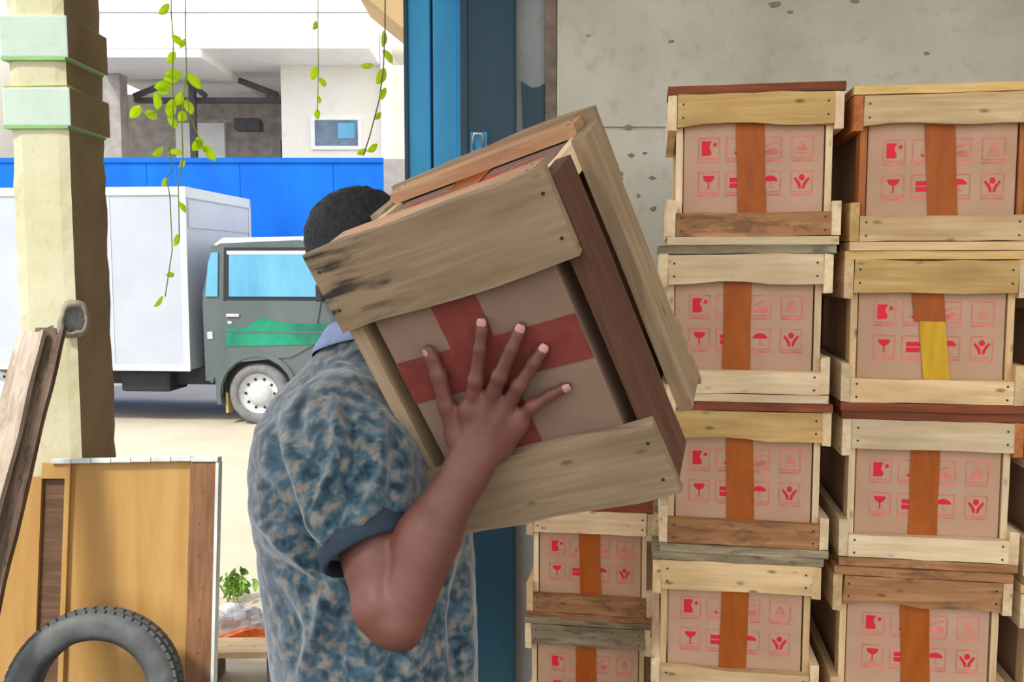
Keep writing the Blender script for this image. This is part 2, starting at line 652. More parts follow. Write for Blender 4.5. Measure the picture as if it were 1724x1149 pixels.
# gate: teal post and folded blue leaf
gp = empty('gate_post', Matrix.Translation((at(825, 300, 2.96).x, 3.02, 0)))
tag(gp, 'dark teal steel gate post with a lock at the wall edge', 'gate post')
px0, px1 = at(782, 300, 2.94).x - gp.location.x, at(869, 300, 2.94).x - gp.location.x
box('post_body', (px0, -0.08, 0.0), (px1, 0.12, 3.3), M['post'], gp, 0.012)
box('edge_flange', (px0 - 0.012, -0.092, 0.0), (px0 + 0.012, 0.12, 3.3), M['post'], gp, 0.004)
lk = Vector((at(805, 235, 2.93).x - gp.location.x, -0.1, at(805, 235, 2.93).z))
lb = box('lock_plate', (lk.x - 0.025, -0.09, lk.z - 0.06), (lk.x + 0.03, -0.078, lk.z + 0.025), M['gate'], gp, 0.003)
tube('hasp', [(lk.x - 0.014, -0.09, lk.z - 0.03), (lk.x - 0.014, -0.112, lk.z), (lk.x - 0.01, -0.118, lk.z + 0.015),
              (lk.x + 0.012, -0.118, lk.z + 0.015), (lk.x + 0.016, -0.112, lk.z), (lk.x + 0.016, -0.09, lk.z - 0.03)],
     0.005, M['chrome'], gp)
gl = empty('gate_leaf', Matrix.Translation((at(730, 300, 3.02).x, 3.1, 0)))
tag(gl, 'bright blue folded steel gate leaf with ribbed panels', 'gate')
la, lb_ = at(682, 300, 3.08).x - gl.location.x, at(780, 300, 3.08).x - gl.location.x
lm = at(728, 300, 3.08).x - gl.location.x
box('panel', (la + 0.012, -0.02, 0.03), (lm - 0.004, 0.03, 3.25), M['gate'], gl, 0.006)
box('panel', (lm + 0.004, -0.02, 0.03), (lb_ - 0.016, 0.03, 3.25), M['gate'], gl, 0.006)
box('frame_stile', (la, -0.03, 0.0), (la + 0.014, 0.05, 3.28), M['post'], gl, 0.003)
box('frame_stile', (lb_ - 0.018, -0.035, 0.0), (lb_ - 0.002, 0.05, 3.28), M['gate'], gl, 0.003)
box('backing', (la + 0.01, 0.02, 0.0), (lb_ - 0.01, 0.045, 3.28), M['post'], gl)

# ------------------------------------------------------------------ crates
CW, CH, CD = 0.362, 0.328, 0.476


def poly_bm(bm, pts, y, mi):
    f = bm.faces.new([bm.verts.new((p[0], y, p[1])) for p in pts])
    f.material_index = mi


def arc(cx, cz, rx, rz, a0, a1, n=10):
    return [(cx + rx * math.cos(math.radians(a0 + (a1 - a0) * i / n)), cz + rz * math.sin(math.radians(a0 + (a1 - a0) * i / n)))
            for i in range(n + 1)]


def make_print_mesh(cw, ch):
    """the eight red handling symbols of one carton end (flat print); x across, z up from carton middle"""
    bm = bmesh.new()
    s = 0.044
    xs = [-0.335 * cw * 0.93, -0.115 * cw, 0.125 * cw, 0.345 * cw]
    zs_ = [0.037, -0.033]

    def ring(cx, cz, hw, hh, t, mi):
        o = [(cx - hw, cz - hh), (cx + hw, cz - hh), (cx + hw, cz + hh), (cx - hw, cz + hh)]
        i = [(cx - hw + t, cz - hh + t), (cx + hw - t, cz - hh + t), (cx + hw - t, cz + hh - t), (cx - hw + t, cz + hh - t)]
        for k in range(4):
            poly_bm(bm, [o[k], o[(k + 1) % 4], i[(k + 1) % 4], i[k]], 0, mi)
    for r, cz in enumerate(zs_):
        for c, cx in enumerate(xs):
            h = s / 2
            ring(cx, cz, h, h, 0.0022, 1)
            # caption bar under the frame
            poly_bm(bm, [(cx - h, cz - h - 0.007), (cx + h, cz - h - 0.007), (cx + h, cz - h - 0.003), (cx - h, cz - h - 0.003)], 0, 1)

            def P(*p):
                return [(cx + a * s, cz + b * s) for a, b in p]
            k = (r, c)
            if k == (0, 0):      # jug-like carton with a bite and a star
                poly_bm(bm, P((-.34, -.34), (.05, -.34), (.12, -.22), (.08, -.1)), 0, 0)
                poly_bm(bm, P((-.34, -.34), (.08, -.1), (.0, .05), (.04, .16)), 0, 0)
                poly_bm(bm, P((-.34, -.34), (.04, .16), (.12, .34), (-.34, .34)), 0, 0)
                poly_bm(bm, [(cx + a, cz + b) for a, b in arc(.27 * s, .17 * s, .09 * s, .1 * s, 0, 330, 7)], 0, 0)
                poly_bm(bm, P((.12, .02), (.24, .1), (.22, .14), (.1, .06)), 0, 1)
            elif k == (0, 1):
                poly_bm(bm, P((-.1, -.3), (.02, -.3), (.02, -.18), (-.1, -.18)), 0, 0)
                poly_bm(bm, P((-.3, -.32), (-.26, -.32), (.3, .3), (.26, .3)), 0, 1)
                poly_bm(bm, P((.05, -.3), (.3, -.3), (.3, -.25), (.05, -.25)), 0, 1)
            elif k == (0, 2):
                poly_bm(bm, P((-.34, .02), (-.02, .2), (.34, .28), (.34, .22), (.02, .13), (-.3, -.04)), 0, 1)
                poly_bm(bm, P((-.3, -.34), (.34, -.34), (.34, -.08), (.1, -.02), (-.3, -.16)), 0, 1)
            elif k == (0, 3):
                tri = P((-.26, -.16), (.26, -.16), (0, .3))
                tin = P((-.15, -.1), (.15, -.1), (0, .17))
                for i in range(3):
                    poly_bm(bm, [tri[i], tri[(i + 1) % 3], tin[(i + 1) % 3], tin[i]], 0, 1)
                poly_bm(bm, [(cx + a, cz + b) for a, b in arc(0, -.02 * s, .07 * s, .07 * s, 0, 330, 7)], 0, 1)
                poly_bm(bm, P((-.3, -.3), (.3, -.3), (.3, -.25), (-.3, -.25)), 0, 1)
            elif k == (1, 0):    # goblet
                poly_bm(bm, [(cx + a, cz + b) for a, b in arc(0, .3 * s, .27 * s, .3 * s, 180, 360, 10)], 0, 0)
                poly_bm(bm, P((-.03, .04), (-.03, -.3), (.03, -.3), (.03, .04)), 0, 0)
                poly_bm(bm, P((-.16, -.36), (.16, -.36), (.16, -.3), (-.16, -.3)), 0, 1)
            elif k == (1, 1):    # two stacked cases
                poly_bm(bm, P((-.3, -.28), (.3, -.28), (.3, -.06), (-.3, -.06)), 0, 0)
                poly_bm(bm, P((-.3, -.01), (.3, -.01), (.3, .2), (-.3, .2)), 0, 0)
            elif k == (1, 2):    # umbrella
                poly_bm(bm, [(cx + a, cz + b) for a, b in arc(0, .02 * s, .34 * s, .26 * s, 0, 180, 10)], 0, 0)
                poly_bm(bm, P((-.02, .02), (-.02, -.3), (.03, -.3), (.03, .02)), 0, 1)
                poly_bm(bm, P((.03, -.3), (.12, -.3), (.12, -.2), (.08, -.2), (.08, -.26), (.03, -.26)), 0, 1)
            else:                # hands round a parcel
                poly_bm(bm, [(cx + a, cz + b) for a, b in arc(0, .18 * s, .13 * s, .15 * s, 0, 345, 10)], 0, 0)
                for q in (-1, 1):
                    poly_bm(bm, P((q * .3, .2), (q * .36, .12), (q * .2, -.12), (q * .12, -.34), (q * .02, -.34), (q * .05, -.12), (q * .14, .02)), 0, 0)
    me = bpy.data.meshes.new('printed_symbols')
    bm.to_mesh(me)
    bm.free()
    me.materials.append(M['print'])
    me.materials.append(M['printf'])
    return me


PRINT = make_print_mesh(0.286, 0.288)


def strip_bm(bm, pts, hw, seed):
    """tape strip following points (centre, side vector)"""
    rr = random.Random(seed)
    prev = None
    for p, sd in pts:
        p, sd = Vector(p), Vector(sd).normalized()
        k = 1 + rr.uniform(-.03, .03)
        a, b = bm.verts.new(p - sd * hw * k), bm.verts.new(p + sd * hw * k)
        if prev:
            bm.faces.new((prev[0], prev[1], b, a))
        prev = (a, b)


def make_crate(label, mtx, seed, mats, tape_x=-0.004, tape_skew=0.0, golden=False, held=False, group=None, W=0.350):
    rng = random.Random(seed)
    r = empty('wooden_crate', mtx)
    tag(r, label, 'crate', group)
    H, D = CH, CD
    T = 0.018
    RT = 0.022 if held else 0.018
    tm, bmx, cm, rm, pm = mats        # top slat, bottom slat, cover, rail, post materials
    # ---- carton
    cw, c0, c1, y0, y1 = 0.141, T + 0.002, H - T - 0.002, T + 0.003, D - T - 0.003
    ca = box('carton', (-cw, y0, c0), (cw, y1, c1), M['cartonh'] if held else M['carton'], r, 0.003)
    zc = (c0 + c1) / 2
    po = bpy.data.objects.new('printed_symbols', PRINT)
    link(po, ca)
    po['kind'] = 'stuff'
    po.location = (rng.uniform(-.004, .004), y0 - 0.0006, zc + rng.uniform(-.004, .004))
    tb = bmesh.new()
    n = 7
    pts = [((tape_x + tape_skew * (0.5 - i / n), y0 - 0.0022 - 0.0007 * math.sin(i * 1.7), c0 + (c1 - c0) * i / n), (1, 0, 0)) for i in range(n + 1)]
    if golden:
        pts1 = pts[4:]
        strip_bm(tb, pts1, 0.030, seed)
    else:
        strip_bm(tb, pts, 0.0285, seed)
    top = [((tape_x, y0 + (y1 - y0) * i / 4, c1 + 0.0009), (1, 0, 0)) for i in range(5)]
    strip_bm(tb, top, 0.0285 if not held else 0.034, seed + 1)
    ym = y0 + (y1 - y0) * 0.47
    strip_bm(tb, [((-cw + 2 * cw * i / 4, ym, c1 + 0.0014), (0, 1, 0)) for i in range(5)], 0.034, seed + 2)
    to = mesh_obj('tape', tb, M['taper'] if held else M['tape'], ca)
    if held:
        fb = bmesh.new()
        strip_bm(fb, pts, 0.03, seed)
        mesh_obj('tape', fb, M['tape'], ca)
    if golden:
        tg = bmesh.new()
        strip_bm(tg, [(Vector(p) + Vector((0.004, -0.0008, 0)), s) for p, s in pts[:5]], 0.025, seed + 3)
        mesh_obj('tape', tg, M['tapeg'], ca)
    # ---- end slats between the rails
    L = W - 2 * RT - 0.002
    for yy, s in ((T / 2, -1), (D - T / 2, 1)):
        h1 = rng.uniform(.056, .066)
        h2 = rng.uniform(.046, .054)
        nl = [(sx * (L / 2 - .012), sz, s) for sx in (-1, 1) for sz in (-.014, .013)]
        board('end_slat', L, T, h1, tm, r, (0, yy, H - T - h1 / 2 - .0008), rng, (0, rng.uniform(-.006, .006), 0), nails=nl,
              cut=rng.uniform(-.004, .004), notch=(-1, rng.uniform(0, .2), rng.uniform(.4, .7), .008) if rng.random() < .3 else None)
        board('end_slat', L, T, h2, bmx, r, (0, yy, T + h2 / 2 + .0008), rng, (0, rng.uniform(-.004, .004), 0), nails=nl)
    # ---- long side rails
    for sx in (-1, 1):
        for hi in (0, 1):
            hh = rng.uniform(.066, .08) if not held else .098
            zz = (T + hh / 2 + .001) if not hi else (H - T - hh / 2 - .001)
            mm = rm if rng.random() < .6 else pm
            if held:
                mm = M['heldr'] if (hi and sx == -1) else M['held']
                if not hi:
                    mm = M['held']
            board('side_rail', D - (.02 if held else .004), RT, hh, mm, r, (sx * (W / 2 - RT / 2), D / 2 + (.004 if held else rng.uniform(-.004, .004)), zz), rng, (0, 0, math.pi / 2))
        for yy in (.02 + T, D - .02 - T):
            board('corner_post', H - 2 * T - .004, .013, .04, pm, r, (sx * (W / 2 - RT - .0068), yy, H / 2), rng, (math.pi / 2, math.pi / 2, 0), rough=.0006)
    # ---- cover boards across top and bottom
    for zz, top in ((H - T / 2, 1), (T / 2, 0)):
        for yy, s in ((0, 1), (D, -1)):
            wd = rng.uniform(.095, .115)
            mm = cm[top]
            if held:
                wd = .120 if s == 1 else .116
            off = rng.uniform(-.006, .004)
            if held:
                off = -.004
            nl = [(sx * (W / 2 - .014), sz, -1 if top else 1) for sx in (-1, 1) for sz in (-.03, .03)]
            rx = math.pi / 2 if True else 0
            if held and top:
                mm = M['stain'] if s == 1 else M['held']
            # board local Z(width)->world Y, local Y(thickness)-> -world Z
            board('cover_board', W + rng.uniform(-.004, .004), T - .0012, wd, mm, r, (0, yy + s * (wd / 2 + off), zz), rng, (-rx, 0, 0),
                  nails=nl, rough=.002 if not held else .003, cut=rng.uniform(-.003, .003))
    return r


def cover(a, b):
    return (M[b], M[a])      # index 1 = top


YAW = math.radians(-9)
# pixel of the front-bottom-centre per column, depth, base height
cols = {
    'a': dict(d=1.85, px=[1270, 1252, 1253, 1237, 1230], top=140, n=5),
    'b': dict(d=1.79, px=[1590, 1572, 1567, 1548, 1540], top=140, n=5),
    'c': dict(d=2.40, px=[992, 988], top=851, n=2),
    'd': dict(d=1.735, px=[1930, 1912, 1892, 1872, 1858], top=150, n=5),
}
crate_specs = {
    ('a', 0): ('wooden crate with reddish lid edge, topmost of the stack nearest the carried crate', ('yellow', 'brown', cover('red', 'pale'), 'pale', 'pale'), -0.004, 0.012, False),
    ('a', 1): ('wooden crate with whitish top slat, second from top in the stack nearest the carried crate', ('pale', 'pale', cover('grey', 'pale'), 'pale', 'pale'), -0.012, 0.0, False),
    ('a', 2): ('wooden crate with yellowish top slat, third from top in the stack nearest the carried crate', ('yellow', 'brown', cover('red', 'grey'), 'pale', 'pale'), -0.006, 0.008, False),
    ('a', 3): ('wooden crate under weathered grey strips, fourth from top in the stack nearest the carried crate', ('pine', 'pine', cover('grey', 'pine'), 'pale', 'pine'), 0.0, -0.006, False),
    ('a', 4): ('wooden crate at the bottom of the stack nearest the carried crate', ('pine', 'pine', cover('brown', 'pine'), 'pale', 'pine'), 0.0, 0.0, False),
    ('b', 0): ('wooden crate with orange left post, topmost of the stack at the right edge', ('pine', 'pine', cover('yellow', 'pine'), 'yellow', 'orange'), 0.0, 0.018, False),
    ('b', 1): ('wooden crate whose carton has two-tone orange and golden tape', ('yellow', 'pine', cover('yellow', 'red'), 'pale', 'pine'), 0.0, 0.03, True),
    ('b', 2): ('wooden crate with pale top slat and brown left post, third from top at right edge', ('pale', 'pale', cover('red', 'brown'), 'orange', 'pale'), -0.006, 0.0, False),
    ('b', 3): ('wooden crate with brown top slat, fourth from top in the right edge stack', ('brown', 'pine', cover('brown', 'pine'), 'pale', 'pine'), -0.004, 0.012, False),
    ('b', 4): ('wooden crate at the bottom of the right edge stack', ('pine', 'pine', cover('pine', 'pine'), 'pale', 'pine'), 0.0, 0.0, False),
    ('c', 0): ('smaller looking wooden crate farther back, topmost of the low stack under the carried crate', ('pale', 'brown', cover('red', 'brown'), 'pine', 'pale'), 0.0, 0.008, False),
    ('c', 1): ('wooden crate with grey top slat, second from top in the low far stack', ('grey', 'pine', cover('grey', 'pine'), 'pine', 'pale'), -0.004, 0.004, False),
    ('d', 0): ('wooden crate mostly outside the right picture edge, topmost of its stack', ('pine', 'pine', cover('pine', 'pine'), 'pale', 'pine'), 0.0, 0.0, False),
    ('d', 1): ('wooden crate mostly outside the right picture edge, second of its stack', ('pale', 'pine', cover('pine', 'pine'), 'pale', 'pine'), 0.0, 0.0, False),
    ('d', 2): ('wooden crate mostly outside the right picture edge, third of its stack', ('pine', 'pine', cover('pine', 'pine'), 'pale', 'pine'), 0.0, 0.0, False),
    ('d', 3): ('wooden crate mostly outside the right picture edge, fourth of its stack', ('pine', 'pale', cover('pine', 'pine'), 'pale', 'pine'), 0.0, 0.0, False),
    ('d', 4): ('wooden crate mostly outside the right picture edge, bottom of its stack', ('pine', 'pale', cover('pine', 'pine'), 'pale', 'pine'), 0.0, 0.0, False),
}
STK = {'a': 'stack nearest the carried crate', 'b': 'right edge stack', 'c': 'low far stack', 'd': 'stack beyond the right picture edge'}
sd = 11
for ck, c in cols.items():
    ztop = at(c['px'][0], c['top'], c['d']).z
    base = ztop - c['n'] * CH
    for i in range(c['n']):
        z = ztop - (i + 1) * CH
        yc = 140 + 138 if ck != 'c' else 950
        pyc = c['top'] + (i + .5) * CH * FPX / c['d']
        p = at(c['px'][i], pyc, c['d'])
        rr = random.Random(sd * 7 + i)
        lab, ms, tx, ts, gold = crate_specs[(ck, i)]
        mt = (M[ms[0]], M[ms[1]], ms[2], M[ms[3]], M[ms[4]])
        m = Matrix.Translation((p.x, c['d'] + rr.uniform(-.004, .004), z)) @ Matrix.Rotation(YAW + rr.uniform(-.004, .004), 4, 'Z')
        make_crate(lab, m, sd, mt, tx, ts, gold, group='stacked wooden crates')
        sd += 1
    # pallet under the column
    p = at(c['px'][-1], 1149, c['d'])
    pr = empty('pallet', Matrix.Translation((p.x, c['d'], 0)) @ Matrix.Rotation(YAW, 4, 'Z'))
    tag(pr, 'wooden pallet on the floor under the ' + STK[ck], 'pallet', 'pallets under the crates')
    rr = random.Random(sd)
    for k in range(3):
        box('bearer', (-.17 + k * .15, 0.0, 0.02), (-.13 + k * .15, CD, base - .02), M['pine'], pr)
    for k in range(4):
        box('deck_plank', (-.168, k * .125, base - .02), (.168, k * .125 + .1, base), M['pine'], pr)
        box('base_plank', (-.168, k * .125, 0), (.168, k * .125 + .1, .02), M['pine'], pr)

# carried crate: pose recovered from its corners
XH = Vector((0.8782, -0.3879, 0.2798))
YH = Vector((0.3944, 0.2564, -0.8824))
ZH = Vector((0.2705, 0.8853, 0.3782))
CC = Vector((0.01567, 1.34542, 1.41526))
org = CC - YH * (CD / 2) + ZH * (CH / 2)
HM = Matrix((( -XH.x, YH.x, -ZH.x, org.x), (-XH.y, YH.y, -ZH.y, org.y), (-XH.z, YH.z, -ZH.z, org.z), (0, 0, 0, 1)))
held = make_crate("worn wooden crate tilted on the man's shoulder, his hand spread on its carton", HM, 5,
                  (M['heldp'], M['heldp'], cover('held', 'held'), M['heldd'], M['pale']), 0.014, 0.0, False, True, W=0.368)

# ------------------------------------------------------------------ pillar with painted bands
PY = 2.92
pl, prr = at(24, 400, PY).x, at(124, 400, PY).x
pil = empty('pillar', Matrix.Translation(((pl + prr) / 2, PY + 0.13, 0)))
struct(pil, 'old plastered pillar with mint painted bands')
hw = (prr - pl) / 2
bm = bmesh.new()
NZ, NX = 60, 5
rng = random.Random(3)
# shaft with slightly chipped corners
rings = []
for i in range(NZ + 1):
    z = 3.3 * i / NZ
    ring = []
    base = [(-hw, -.13), (hw, -.13), (hw, .13), (-hw, .13)]
    for k in range(4):
        a, b = base[k], base[(k + 1) % 4]
        for q in range(NX):
            t = q / NX
            x, y = a[0] + (b[0] - a[0]) * t, a[1] + (b[1] - a[1]) * t
            n_ = mnoise.noise(Vector((x * 9, y * 9, z * 6))) * .0035
            cr = .004 + abs(mnoise.noise(Vector((x * 3, y * 3, z * 17)))) * .012 if q == 0 else 0
            l = math.hypot(x, y)
            ring.append(bm.verts.new((x * (1 - cr / l + n_ / l), y * (1 - cr / l + n_ / l), z)))
    rings.append(ring)
nr = len(rings[0])
for a, b in zip(rings, rings[1:]):
    for k in range(nr):
        bm.faces.new((a[k], a[(k + 1) % nr], b[(k + 1) % nr], b[k]))
bm.faces.new(rings[-1])
sh_ = mesh_obj('shaft', bm, [M['pillar'], M['side_shade']], pil)
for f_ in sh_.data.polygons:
    if f_.normal.x > .75:  # right-facing side takes the darker brown with shade in its colour
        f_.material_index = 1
for (ya, yb) in ((27, 98), (148, 213)):
    za, zb2 = at(70, yb, PY).z, at(70, ya, PY).z
    e = .012
    b_ = box('band', (-hw - e, -.13 - e, za), (hw + e, .13 + e, zb2), [M['mint'], M['side_shade']], pil, 0.005)
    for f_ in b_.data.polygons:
        if f_.normal.x > .9:  # same painted side shade on the bands
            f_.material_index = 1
    box('band_edge', (-hw - e + .001, -.13 - e + .001, za - .008), (hw + .001, .13, za + .001), M['green_edge'], pil)
zw = at(70, 146, PY).z
tube('tied_wire', [(-hw - .004, -.135, zw), (hw + .004, -.136, zw + .002), (hw + .006, .0, zw - .008), (hw + .006, .135, zw - .012), (-hw - .006, .135, zw - .004), (-hw - .006, -.135, zw)],
     .0022, M['stem'], pil, 6)
# broken hole at the corner, with a ragged mortar rim
hp = at(126, 540, PY) - pil.location
bm = bmesh.new()
rr = random.Random(8)
segs = 30
cen = Vector((hw - .002, -.132, hp.z))
nrm = Vector((.5, -.86, 0)).normalized()
tu = Vector((.86, .5, 0)).normalized()
rg = []
for (rad, dep) in ((.064, -.008), (.056, .002), (.050, .008), (.044, .006), (.040, .003)):
    rg.append([bm.verts.new(cen + (tu * math.cos(a) * .8 + Vector((0, 0, 1)) * math.sin(a)) * rad * (1 + .3 * mnoise.noise(Vector((math.cos(a) * 1.3, math.sin(a) * 1.3, rad * 12)))) + nrm * (dep + .006 * mnoise.noise(Vector((math.cos(a) * 4, math.sin(a) * 4, 7)))))
               for a in [2 * math.pi * k / segs for k in range(segs)]])
for a, b in zip(rg, rg[1:]):
    for k in range(segs):
        bm.faces.new((a[k], a[(k + 1) % segs], b[(k + 1) % segs], b[k]))
cb = bmesh.new()
cr_ = [cb.verts.new(v.co - nrm * .003 + (v.co - cen) * .12) for v in rg[-1]]
cm_ = cb.verts.new(cen - nrm * .0)
for k in range(segs):
    cb.faces.new((cr_[k], cr_[(k + 1) % segs], cm_))
mesh_obj('cavity', cb, M['hole'], pil, smooth=True)
mesh_obj('mortar_rim', bm, M['chip'], pil, smooth=True)

# ------------------------------------------------------------------ leaning wooden panel
LEAN = math.atan2(0.14, 0.9)
pan = empty('plywood_screen', Matrix.Translation((at(200, 1000, 2.72).x, 2.655, 0)) @ Matrix.Rotation(-LEAN, 4, 'X'))
tag(pan, 'upright plywood panel with brown stile and white top edge, leaning on the pillar', 'panel')
ptop = 0.905


def pxx(px, py=960):
    return at(px, py, 2.70).x - pan.location.x


rng = random.Random(21)
yf = 0.0
box('plywood_sheet', (pxx(96), 0.018, 0), (pxx(312), 0.03, ptop - .01), M['ply'], pan)
box('plywood_sheet', (pxx(-70), 0.012, 0), (pxx(49), 0.026, ptop - .06), M['ply'], pan)
box('recess_board', (pxx(46), 0.024, 0), (pxx(96), 0.034, ptop - .06), M['plyd'], pan)
box('thin_strip', (pxx(91), 0.004, 0), (pxx(100), 0.026, ptop - .012), M['ply'], pan, .001)
box('short_rail', (pxx(50), 0.006, ptop - .066), (pxx(92), 0.026, ptop - .016), M['ply'], pan, .001)
st = board('brown_stile', ptop - .01, .024, pxx(352) - pxx(308), M['stile'], pan, ((pxx(308) + pxx(352)) / 2, .012, (ptop - .01) / 2), rng, (0, -math.pi / 2, 0),
           nails=[(-.35 + .1 * k, rng.uniform(-.012, .012), -1) for k in range(8)])
for k in range(7):
    xa = pxx(68) + (pxx(309) - pxx(68)) * k / 7
    xb = pxx(68) + (pxx(309) - pxx(68)) * (k + 1) / 7
    dz = .004 * (k - 3) / 3
    box('top_edge_strip', (xa + .001, -.004, ptop - .014 + dz), (xb - .001, .034, ptop + .001 + dz), M['lam'], pan, .002)
box('corner_cap', (pxx(309), -.006, ptop - .012), (pxx(356), .036, ptop + .004), M['lam'], pan, .003)
box('side_edge', (pxx(351.5), -.002, 0), (pxx(357), .034, ptop - .012), M['lam'], pan, .001)

# ------------------------------------------------------------------ tyre leaning on the panel
TR = 0.25
tl = math.radians(13)
tb = Vector((at(152, 1190, 2.50).x, 2.47, 0.0))
tyr = empty('tyre', Matrix.Translation(tb) @ Matrix.Rotation(-tl, 4, 'X') @ Matrix.Rotation(math.radians(6), 4, 'Z'))
tag(tyr, 'old black rubber tyre without rim, leaning on the plywood panel', 'tyre')
hwid = .052
prof = [(TR - .012, -hwid * .8), (TR - .003, -hwid * .45), (TR, 0), (TR - .003, hwid * .45), (TR - .012, hwid * .8), (TR - .035, hwid), (TR - .07, hwid * .95),
        (TR - .088, hwid * .72), (TR - .084, hwid * .6), (TR - .05, hwid * .75), (TR - .022, hwid * .5), (TR - .018, 0), (TR - .022, -hwid * .5), (TR - .05, -hwid * .75),
        (TR - .084, -hwid * .6), (TR - .088, -hwid * .72), (TR - .07, -hwid * .95), (TR - .035, -hwid)]
lathe('carcass', prof, M['rubber'], tyr, 72, True, Matrix.Translation((0, 0, TR)))
nb = 56
bm = bmesh.new()
for k in range(nb):
    a = 2 * math.pi * k / nb
    for row, (h0, h1) in enumerate(((-.040, -.021), (-.016, .016), (.021, .040))):
        a0, a1 = a + (.045 if row == 1 else 0), a + (.045 if row == 1 else 0) + .085
        vs = []
        for rr_ in (TR - .010, TR + .0035):
            dr = -.006 if row != 1 else 0
            for (aa, hh) in ((a0, h0), (a1, h0), (a1, h1), (a0, h1)):
                vs.append(bm.verts.new(((rr_ + dr) * math.cos(aa), hh, (rr_ + dr) * math.sin(aa) + TR)))
        for q in ((0, 1, 2, 3), (7, 6, 5, 4), (0, 4, 5, 1), (1, 5, 6, 2), (2, 6, 7, 3), (3, 7, 4, 0)):
            bm.faces.new([vs[i] for i in q])
tag(mesh_obj('tread_blocks', bm, M['rubber'], tyr), kind='stuff')

# ------------------------------------------------------------------ leaning planks
def lean_plank(name, label, bot, top, wd, th, mat, seed, roll=0.0, split=.05):
    bot, top = Vector(bot), Vector(top)
    L = (top - bot).length
    x = (top - bot).normalized()
    y = Vector((0, 1, 0))
    y = (y - x * x.dot(y)).normalized()
    z = x.cross(y)
    m = Matrix((x, y, z)).transposed().to_4x4()
    m.translation = bot
    m = m @ Matrix.Rotation(roll, 4, 'X')
    rr = random.Random(seed)
    bm = bmesh.new()
    rings = []
    n, cols_ = 22, 6
    for i in range(n + 1):
        t = i / n
        ring = []
        for side in (-1, 1):
            seq = range(cols_) if side == -1 else range(cols_ - 1, -1, -1)
            for c in seq:
                zz = (c / (cols_ - 1) - .5) * wd
                xx = L * t
                if i == n:                   # splintered end
                    xx -= split * abs(mnoise.noise(Vector((c * 1.7, seed, 3)))) * 2.2
                e = mnoise.noise(Vector((xx * 5, c * .3, seed))) * .006 if c in (0, cols_ - 1) else 0
                yy = side * th / 2 + mnoise.noise(Vector((xx * 7, c, seed + side))) * .0025
                ring.append(bm.verts.new((xx, yy, zz + e)))
        rings.append(ring)
    k_ = len(rings[0])
    for a, b in zip(rings, rings[1:]):
        for k in range(k_):
            bm.faces.new((a[k], a[(k + 1) % k_], b[(k + 1) % k_], b[k]))
    bm.faces.new(rings[0])
    bm.faces.new(rings[-1])
    o = mesh_obj(name, bm, mat, None, m)
    return tag(o, label, 'plank', 'planks leaning on the wooden panel')


tp = at(88, 548, 2.80)
bp = at(-122, 1440, 2.19)
bp.z = .005
lean_plank('old_plank', 'dark brown splintered plank leaning left over the plywood panel', bp, tp, .085, .022, M['plank'], 2)
tp2 = at(56, 556, 2.76)
bp2 = at(-176, 1440, 2.12)
bp2.z = .005
lean_plank('old_plank', 'pale grey split plank leaning left beside the dark brown plank', bp2, tp2, .075, .024, M['plankl'], 5, .0, .06)

# ------------------------------------------------------------------ truck
TY = CAM.z / -(ray(435, 712).z / ray(435, 712).y)
t0 = at(322, 712, TY)
t0.z = -.02
truck = empty('box_truck', Matrix.Translation(t0) @ Matrix.Rotation(math.radians(-5), 4, 'Z'))
tag(truck, 'small truck with white cargo box and dark grey green striped cab', 'truck')
bx = box('cargo_box', (-3.1, 0, .53), (0, 1.62, 2.27), M['white_tr'], truck, .008)
for (a, b) in (((-3.1, -.012, 2.2), (.012, .0, 2.28)), ((-3.1, -.012, .52), (.012, .0, .58)), ((-.05, -.014, .52), (.014, .0, 2.28)),
               ((-3.12, -.014, .52), (-3.05, .0, 2.28)), ((0, 0, 2.18), (.014, 1.62, 2.28)), ((0, 1.57, .52), (.014, 1.62, 2.28))):
    box('box_trim', a, b, M['trim_tr'], bx, .003)
for xx in (-.75, -1.5, -2.25):
    box('panel_seam', (xx - .006, -.005, .58), (xx + .006, 0, 2.2), M['trim_tr'], bx)
box('front_panel', (0, .06, 1.9), (.008, 1.56, 2.16), M['white_tr'], bx)
box('chassis', (-3.0, .25, .36), (1.5, 1.35, .53), M['dark'], truck)
box('fuel_tank', (-.75, .1, .3), (-.25, .5, .5), M['dark'], truck, .03)
# cab: side profile with wheel arch
WX, WZ, WR = .655, .30, .30
prof = [(.13, .42), (.22, .42)]
for k in range(0, 13):
    a = math.radians(200 - k * (200 + 20) / 12)
    prof.append((WX + .375 * math.cos(a), WZ + .375 * math.sin(a)))
prof += [(1.45, .30), (1.78, .34), (1.80, .75), (1.74, 1.18), (1.36, 1.70), (1.28, 1.755), (1.1, 1.775), (.32, 1.765), (.22, 1.72), (.15, 1.25), (.12, 1.2)]
cab = prism('cab', prof, .04, 1.56, M['cab'], truck, .02)
prism('roof_cap', [(.24, 1.735), (.34, 1.80), (1.12, 1.81), (1.3, 1.775), (1.34, 1.71), (.24, 1.71)], .05, 1.55, M['trim_tr'], truck, .015)
d = .036
prism('door', [(.40, .60), (1.0, .66), (1.22, .78), (1.3, 1.2), (1.22, 1.235), (.36, 1.235), (.335, .9)], .028, .045, M['cab'], truck, .004)
wf = prism('window_frame', [(.34, 1.20), (1.42, 1.20), (1.2, 1.705), (.36, 1.705)], .026, .042, M['dark'], truck, .003)
prism('window_pane', [(.40, 1.24), (1.32, 1.24), (1.15, 1.64), (.41, 1.64)], .020, .027, M['glass'], wf)
box('window_rail', (.39, .018, 1.64), (1.16, .03, 1.675), M['trim_tr'], wf)
prism('quarter_pane', [(.165, 1.24), (.285, 1.24), (.30, 1.66), (.235, 1.66), (.20, 1.56)], .026, .041, M['glass'], truck)
